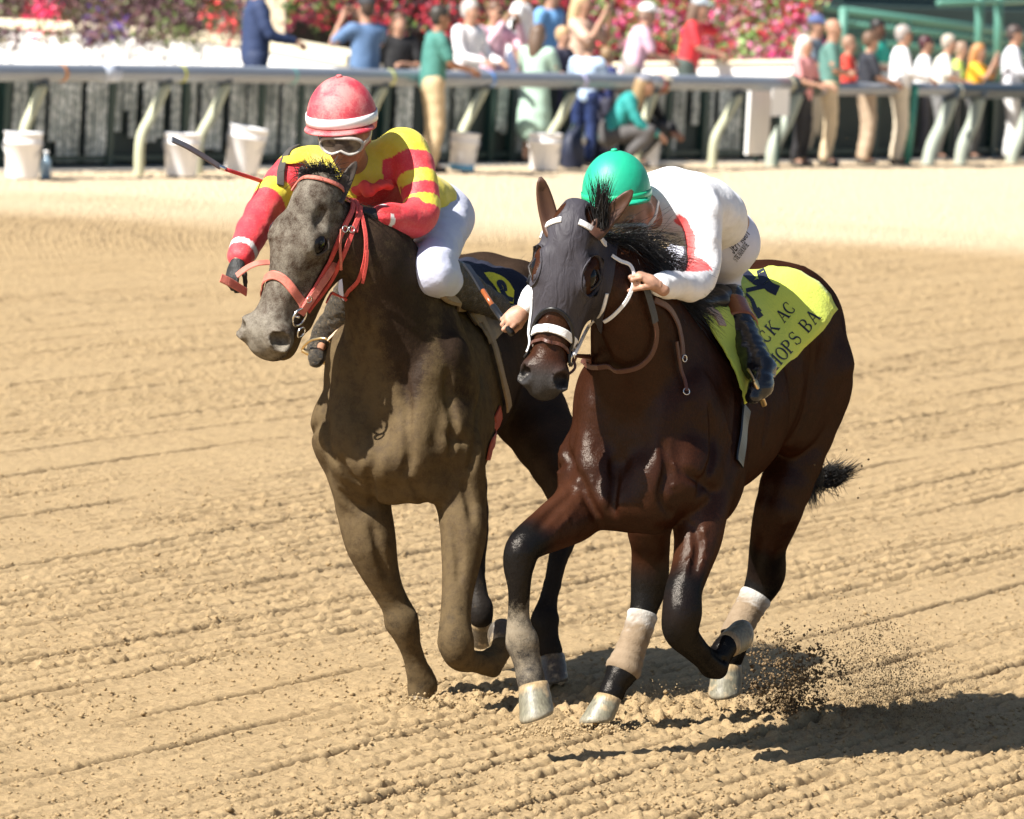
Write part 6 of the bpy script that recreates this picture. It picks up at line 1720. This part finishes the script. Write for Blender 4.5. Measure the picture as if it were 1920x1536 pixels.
# ------------------------------------------------------------------ spectators along the far rail
_mc = {}
def cm(c, rough=.75):
    k = tuple(c)
    if k not in _mc: _mc[k] = mat('fabric', k, rough, bump=.35, bscale=22, var=.08, vscale=10)
    return _mc[k]
def spectator(px, py_head, off, face, label, shirt, pants, skin=M_SKIN, hair=(.05, .03, .02), hat=None, armL='down', armR='down', long_hair=False, lean=0.0, sleeves='short', group=None, squat=False, dress=None, glasses=False, kid=1.0, on_track=False):
    """face: heading in degrees, 0 towards the camera, 90 to the right of the picture"""
    top = far(px, py_head, off); g = np.array([top[0], top[1], 0.0]); Hh = max(.8, top[2])
    if squat: k = 1.0
    else: k = Hh / 1.76
    a = rad(face); f = np.array([math.sin(a), -math.cos(a), 0]); u = np.array([0, 0, 1.]); l = np.cross(u, f)
    root = empty('person', g); tag(root, label, 'spectator', group)
    W = lambda F, L_, Z: g + (f * F + l * L_ + u * Z) * k
    if squat:
        pel, mid, ch, hd = W(-.12, 0, .38), W(-.02, 0, .60), W(.10, 0, .80), W(.28, 0, 1.02)
        kn = {q: W(.36, s_ * .17, .48) for q, s_ in (('L', 1), ('R', -1))}; an = {q: W(.06, s_ * .15, .10) for q, s_ in (('L', 1), ('R', -1))}
        sh = {q: ch + l * s_ * .18 for q, s_ in (('L', 1), ('R', -1))}
    else:
        sl = math.sin(lean); cl = math.cos(lean)
        pel = W(-.02 - .10 * sl, 0, .93); B = lambda z, F=0: pel + (f * (sl * z + F * cl) + u * (cl * z - F * sl)) * k
        mid, ch, hd = B(.20), B(.40), B(.70) + f * .02 * k
        kn = {q: W(.03, s_ * .10, .50) for q, s_ in (('L', 1), ('R', -1))}; an = {q: W(-.02, s_ * .10, .09) for q, s_ in (('L', 1), ('R', -1))}
        sh = {q: B(.47) + l * s_ * .185 * k for q, s_ in (('L', 1), ('R', -1))}
    pose = {}
    for q, s_, arm in (('L', 1, armL), ('R', -1, armR)):
        S0 = sh[q]
        if arm == 'down': e, w = S0 + (l * s_ * .05 - u * .28 - f * .03) * k, S0 + (l * s_ * .05 - u * .52 + f * .06) * k
        elif arm == 'rail': e, w = S0 + (l * s_ * .06 - u * .24 + f * .10) * k, S0 + (l * s_ * -.03 - u * .30 + f * .34) * k
        elif arm == 'phone': e, w = S0 + (l * s_ * .10 - u * .16 + f * .20) * k, S0 + (-l * s_ * .08 + u * .12 + f * .30) * k
        elif arm == 'point': e, w = S0 + (l * s_ * .10 - u * .06 + f * .24) * k, S0 + (l * s_ * .04 + u * .10 + f * .46) * k
        elif arm == 'cross': e, w = S0 + (l * s_ * .06 - u * .26 + f * .08) * k, S0 + (-l * s_ * .18 - u * .26 + f * .22) * k
        elif arm == 'knee': e, w = S0 + (l * s_ * .03 - u * .24 + f * .14) * k, S0 + (-l * s_ * .08 - u * .36 + f * .36) * k
        pose[q] = (e, w)
    allp = [pel, mid, ch, hd] + list(kn.values()) + list(an.values()) + list(sh.values()) + [x for v in pose.values() for x in v]
    lo, hi = bounds(allp, .26); h = .024
    S = Solid(lo, hi, h); add_face(S, hd, f, u, l, k * 1.0)
    S.cap(hd - u * .06 * k, ch + (hd - ch) * .25, .052 * k, .07 * k, .04)
    S.chain([ch, mid, pel], [.105 * k, .10 * k, .11 * k], .05, 3, u=l, fu=1.25)
    for q in 'LR':
        e, w = pose[q]; S.chain([ch + (sh[q] - ch) * .6, sh[q], e, w], [.06 * k, .05 * k, .040 * k, .029 * k], .04, 3)
        hp = pel + l * (.09 if q == 'L' else -.09) * k
        S.chain([hp, kn[q], an[q]], [.085 * k, .055 * k, .04 * k], .05, 3); S.cap(an[q], an[q] + f * .12 * k - u * .04 * k, .035, .03, .03)
    S.obj('body', skin, root)
    T = Solid(lo, hi, h)
    T.chain([ch, mid, mid + (pel - mid) * .95], [.130 * k, .128 * k, .135 * k], .05, 3, u=l, fu=1.25)
    T.cap(ch, ch + (hd - ch) * .32, .10 * k, .07 * k, .04)
    for q in 'LR':
        e, w = pose[q]; t_ = .75 if sleeves == 'short' else 1
        end = sh[q] + (e - sh[q]) * .8 if sleeves == 'short' else w - (w - e) * .06
        T.chain([ch + (sh[q] - ch) * .6, sh[q]] + ([end] if sleeves == 'short' else [e, end]), [.075 * k, .068 * k] + ([.062 * k] if sleeves == 'short' else [.055 * k, .042 * k]), .05, 3)
    cloth_obj(T, 'shirt', cm(shirt), root, .006, 12)
    B_ = Solid(lo, hi, h); 
    if dress:
        B_.chain([mid, pel, pel - u * .45 * k], [.135 * k, .16 * k, .21 * k], .05, 3, u=l, fu=1.1)
    else:
        B_.cap(pel + u * .10 * k, pel, .125 * k, .128 * k, .04, u=l, fu=1.2)
        for q in 'LR':
            hp = pel + l * (.09 if q == 'L' else -.09) * k
            B_.chain([hp, kn[q], an[q] + u * .02], [.105 * k, .078 * k, .066 * k], .05, 3)
    cloth_obj(B_, 'trousers' if not dress else 'skirt', cm(pants), root, .007, 10)
    for q in 'LR':
        Z = Solid(*bounds([an[q]], .2), .014); Z.cap(an[q] - u * .045 * k - f * .04, an[q] + (f * .15 - u * .055) * k, .042 * k, .034 * k, .02); Z.obj('shoe', cm((.05, .045, .04)), root)
        Hn = Solid(*bounds([pose[q][1]], .18), .012); d = nrm(pose[q][1] - pose[q][0]); add_hand(Hn, pose[q][1], d, -u if arm != 'phone' else -f, 1 if q == 'L' else -1, .6, k, rf=.0115); Hn.obj('hand', skin, root)
    if hair is not None:
        X = Solid(*bounds([hd, hd - u * (.4 if long_hair else 0)], .2), .016); R = np.stack([f, l, u], 1)
        X.ell(hd + (u * .038 - f * .016) * k, np.array([.103, .086, .094]) * k, R, .02)
        if long_hair: X.chain([hd + (u * .0 - f * .055) * k, hd + (-u * .16 - f * .085) * k, hd + (-u * .32 - f * .10) * k], [.078 * k, .075 * k, .045 * k], .04, 3, u=l, fu=1.2)
        else: X.ell(hd + (-u * .02 - f * .04) * k, np.array([.066, .080, .075]) * k, R, .03)
        X.ell(hd + (f * .105 - u * .045) * k, np.array([.085, .075, .090]) * k, R, .02, 'sub')
        X.obj('hair', cm(hair, .5), root)
    if hat:
        X = Solid(*bounds([hd], .26), .015); R = np.stack([f, l, u], 1)
        X.ell(hd + (u * .052 - f * .006) * k, np.array([.112, .094, .090]) * k, R, .01)
        X.ell(hd + (-u * .05) * k, np.array([.3, .3, .085]) * k, None, .01, 'sub')
        if hat[1] == 'cap': X.ell(hd + (f * .115 + u * .045) * k, np.array([.085, .072, .012]) * k, R, .015)
        else: X.ell(hd + (u * .048) * k, np.array([.19, .17, .012]) * k, R, .02)
        X.obj('hat', cm(hat[0]), root)
    if glasses:
        mbg = MB()
        for s_ in (-1, 1):
            c = hd + (f * .098 + l * s_ * .034 + u * .0) * k; mbg.lathe([(.001, 0), (.026, 0), (.028, .004), (.001, .008)], c, rot_to(f), 10)
        mbg.build('sunglasses', M_BLACKG, root)
    return root, pose, hd, (f, u, l), k
M_BLACKG = mat('black_lens', (.01, .01, .01), .15)
def phone(p, f, label):
    r = empty('phone', p); tag(r, label, 'phone'); MB().box(p, (.075, .012, .15), rot_to([0, 0, 1], np.cross([0, 0, 1.], f))).build('case', M_BLACKG, r)
    MB().box(p + f * -.008, (.066, .004, .138), rot_to([0, 0, 1], np.cross([0, 0, 1.], f))).build('screen', mat('phone_screen', (.02, .03, .05), .1), r)
def holding(res, label, up=.10):
    root, pose, hd, (f, u, l), k = res; phone((pose['L'][1] + pose['R'][1]) / 2 + u * up * k + f * .05, f, label)
WHT, KHA, PNK, TEA = (.78, .78, .78), (.52, .39, .23), (.70, .40, .48), (.055, .20, .17)
spectator(490, -60, 2.3, 100, 'man in a navy suit leaning at the counter above the white wall', (.018, .035, .10), (.02, .035, .09), hair=(.02, .015, .01), armL='rail', armR='rail', sleeves='long')
r1 = spectator(688, -8, 1.5, 215, 'man in blue tee shirt and dark cap raising a phone', (.10, .18, .33), (.05, .06, .08), M_SKIN, hat=((.03, .03, .035), 'cap'), armL='phone', armR='phone'); holding(r1, 'phone held up by the man in the blue tee shirt')
spectator(750, 22, 2.1, 20, 'brunette woman in a black top beside the man in blue', (.010, .010, .012), (.02, .02, .02), hair=(.10, .05, .028), long_hair=True, armL='cross', armR='down')
spectator(822, 8, -.25, 105, 'man in green polo shirt and khaki trousers on the track side of the rail', TEA, KHA, M_SKIN2, hair=(.03, .025, .02), armL='rail', armR='rail', glasses=True, lean=.05, on_track=True)
spectator(884, -2, 1.3, 55, 'grey haired man in a white shirt behind the rail beside the green polo', (.80, .77, .79), (.4, .36, .3), hair=(.45, .42, .40), armL='rail', armR='rail', sleeves='long')
r2 = spectator(930, 0, 1.6, 40, 'person in a pale pink shirt and sunglasses holding a phone at chest height', (.72, .45, .54), (.1, .1, .14), hair=(.12, .06, .035), long_hair=False, armL='phone', armR='phone', sleeves='long', glasses=True); holding(r2, 'phone held by the person in the pale pink shirt', -.02)
spectator(985, -50, 3.0, 80, 'tall man in bright white shirt at the back', (.80, .80, .80), (.1, .12, .2), hair=(.1, .07, .05))
spectator(1036, -36, 3.3, 60, 'person in a sky blue shirt at the back beside the bright white shirt', (.16, .36, .66), (.1, .1, .1), hair=(.08, .05, .03))
spectator(1012, 44, .75, 150, 'woman with long brown hair in a mint green dress at the rail', (.40, .56, .46), (.40, .56, .46), hair=(.12, .075, .05), long_hair=True, dress=True, armL='rail', armR='rail')
spectator(1058, 48, 1.2, 60, 'blond child in a dark striped top between the mint dress and the light blue shirt', (.05, .05, .08), (.05, .05, .1), hair=(.45, .30, .16), armL='rail', armR='rail')
r3 = spectator(1095, -16, 2.3, 70, 'blonde woman in a peach top holding up a dark phone', (.60, .40, .30), (.2, .2, .25), hair=(.50, .36, .20), long_hair=True, armL='phone', armR='phone'); holding(r3, 'dark phone held up by the blonde woman in peach')
spectator(1104, 68, .7, 165, 'boy in a light blue shirt leaning on the rail, seen from behind', (.48, .62, .82), (.02, .04, .14), hair=(.16, .09, .055), armL='rail', armR='rail', lean=.10)
spectator(1141, 88, .8, 120, 'small boy in a navy shirt right of the boy in light blue', (.02, .03, .12), (.05, .05, .08), hair=(.26, .17, .09), armL='rail', armR='rail')
spectator(1196, 2, 3.2, 100, 'man in a pink shirt and white cap looking down over a paper', (.68, .42, .52), (.25, .22, .2), hair=(.3, .2, .15), hat=((.80, .80, .80), 'cap'), armL='rail', armR='rail', lean=.22)
spectator(1300, -8, 4.0, 80, 'woman in red top and grey cap stretching one arm before the flowers', (.60, .03, .04), (.06, .08, .07), hair=(.16, .10, .07), long_hair=True, hat=((.35, .40, .45), 'cap'), armL='point', armR='rail', lean=.15)
spectator(1166, 150, -.2, 88, 'crouching woman in teal top and grey cap', (.02, .27, .26), (.075, .07, .07), hair=(.30, .20, .10), long_hair=True, hat=((.16, .17, .21), 'cap'), armL='knee', armR='knee', squat=True, sleeves='long')
spectator(1200, 142, .28, 70, 'crouching man in black with a tan sun hat behind the crouching woman', (.008, .008, .009), (.03, .03, .032), M_SKIN2, hair=None, hat=((.50, .46, .36), 'brim'), armL='knee', armR='knee', squat=True, sleeves='long', glasses=True)
spectator(1512, 66, .0, 60, 'woman with silver hair in a pink blouse and black trousers at the rail joint', (.68, .30, .30), (.018, .018, .022), hair=(.62, .58, .52), long_hair=True, armL='rail', armR='rail')
spectator(1532, 28, 1.2, 70, 'man in a blue cap standing behind the woman in pink', (.12, .16, .20), (.5, .44, .34), hair=(.1, .07, .05), hat=((.07, .10, .24), 'cap'), armL='rail', armR='rail')
spectator(1564, 34, .0, 85, 'bald man in a grey green polo shirt and cream trousers', (.10, .22, .19), (.60, .48, .32), M_SKIN, hair=None, armL='cross', armR='cross', glasses=True)
spectator(1594, 66, 1.6, 80, 'person in a red and yellow jacket glimpsed behind the bald man', (.62, .05, .03), (.06, .2, .17), hair=(.30, .18, .12), armL='rail', armR='rail', sleeves='long')
spectator(1634, 58, .1, 100, 'man in a charcoal shirt and tan trousers resting his arms on the rail', (.022, .024, .034), (.40, .30, .21), hair=(.14, .08, .05), armL='rail', armR='rail')
spectator(1648, 34, 1.8, 60, 'dark haired woman in a bright green top behind the charcoal shirt', (.02, .36, .27), (.03, .04, .06), M_SKIN3, hair=(.010, .008, .008), armL='rail', armR='rail')
spectator(1696, 46, .0, 95, 'grey haired man in a loose white shirt and cream trousers', (.80, .80, .82), (.66, .58, .45), hair=(.34, .30, .28), armL='rail', armR='rail', sleeves='long', glasses=True)
spectator(1738, 66, 1.2, 90, 'person with dark red hair in a white top beyond the loose white shirt', (.72, .74, .76), (.1, .1, .12), hair=(.055, .012, .018), armL='rail', armR='rail')
spectator(1770, 62, .75, 85, 'man in a cream shirt leaning forward on the dark blue rail', (.74, .72, .64), (.2, .2, .2), hair=(.42, .36, .30), armL='rail', armR='rail', lean=.14)
spectator(1794, 76, 1.4, 80, 'person in a lime yellow vest leaning at the rail', (.50, .66, .12), (.05, .07, .06), hair=(.3, .2, .14), armL='rail', armR='rail', lean=.15)
r4 = spectator(1834, 80, .8, 75, 'red haired woman in an orange top holding a phone over the rail', (.80, .40, .02), (.1, .1, .1), hair=(.42, .20, .07), long_hair=True, armL='phone', armR='phone', lean=.05); holding(r4, 'phone held by the red haired woman in orange', -.02)
spectator(1905, 46, .5, 88, 'man in a pale white shirt at the right edge of the photo', (.72, .74, .80), (.7, .7, .7), hair=(.06, .04, .035), armL='rail', armR='rail', sleeves='long')
# ------------------------------------------------------------------ dirt thrown up by the hooves
M_DIRT = mat('thrown_dirt', (.17, .118, .066), .95, spec=.1, var=.4, vscale=20)
M_DIRT2 = mat('thrown_sand', (.34, .25, .14), .95, spec=.1, var=.3, vscale=20)
def spray(cx, cy, sx, sy, n, y, sd, s0, s1, m, name, seed, tilt=0.0):
    rng = np.random.default_rng(seed); g1, g2 = rng.normal(0, 1, n), rng.normal(0, 1, n)
    px, py = cx + g1 * sx + g2 * tilt, cy + g2 * sy
    P = np.array([at(a, b_, y + d) for a, b_, d in zip(px, py, rng.normal(0, sd, n))])
    s_ = s0 + (s1 - s0) * rng.random(n) ** 3.5; P = P[P[:, 2] > .004]; 
    return lump_mesh(P, s_[:len(P)], name, m, 'stuff', seed, 1.0)
yb_ = on_ground(1480, 1340)[1]
rngc = np.random.default_rng(50); CL = []; CS = []
for i in range(55):
    cx, cy = 1480 + rngc.normal(0, 40) , 1285 + rngc.normal(0, 40); cx -= (cy - 1290) * .25
    c0 = at(cx, cy, yb_ - .05 + rngc.normal(0, .08)); m_ = rngc.integers(14, 60); rr = rngc.uniform(.008, .026)
    CL.append(c0 + rngc.normal(0, rr, (m_, 3))); CS.append(rngc.uniform(.0018, .0062, m_))
CL = np.concatenate(CL); CS = np.concatenate(CS); k_ = CL[:, 2] > .004
lump_mesh(CL[k_], CS[k_], 'flying_dirt', M_DIRT, 'stuff', 51, 1.0)
spray(1492, 1268, 36, 40, 600, yb_ - .05, .10, .0025, .011, M_DIRT, 'flying_dirt', 21, -14)
spray(1455, 1310, 40, 22, 320, yb_, .12, .003, .013, M_DIRT, 'flying_dirt', 22)
spray(1655, 1262, 58, 62, 7000, yb_ + .05, .2, .0010, .0042, M_DIRT, 'flying_dirt', 23, 22)
spray(1640, 1320, 90, 46, 12000, yb_, .2, .0008, .0026, M_DIRT, 'flying_dirt', 33, -25)
spray(1690, 1340, 70, 36, 6000, yb_ - .1, .2, .0010, .0032, M_DIRT2, 'flying_sand', 24, -30)
spray(1540, 1385, 80, 16, 3500, yb_ - .3, .15, .001, .003, M_DIRT2, 'flying_sand', 25)
spray(1420, 1215, 30, 24, 260, yb_ + .5, .15, .002, .009, M_DIRT, 'flying_dirt', 26)
spray(1300, 1300, 60, 16, 260, yb_ - .2, .2, .0012, .004, M_DIRT2, 'flying_sand', 27)
spray(1560, 870, 40, 60, 70, 24.4, .2, .0015, .006, M_DIRT, 'flying_dirt', 28)
spray(800, 1322, 46, 10, 420, on_ground(800, 1318)[1] - .1, .12, .002, .010, M_DIRT2, 'flying_sand', 29)
spray(1015, 1372, 36, 7, 220, on_ground(1015, 1390)[1], .1, .002, .009, M_DIRT2, 'flying_sand', 30)
spray(1125, 1366, 44, 8, 260, on_ground(1125, 1372)[1] - .08, .1, .002, .010, M_DIRT2, 'flying_sand', 31)
spray(1690, 190, 130, 60, 60, 40, 4, .002, .005, M_DIRT2, 'flying_sand', 32)
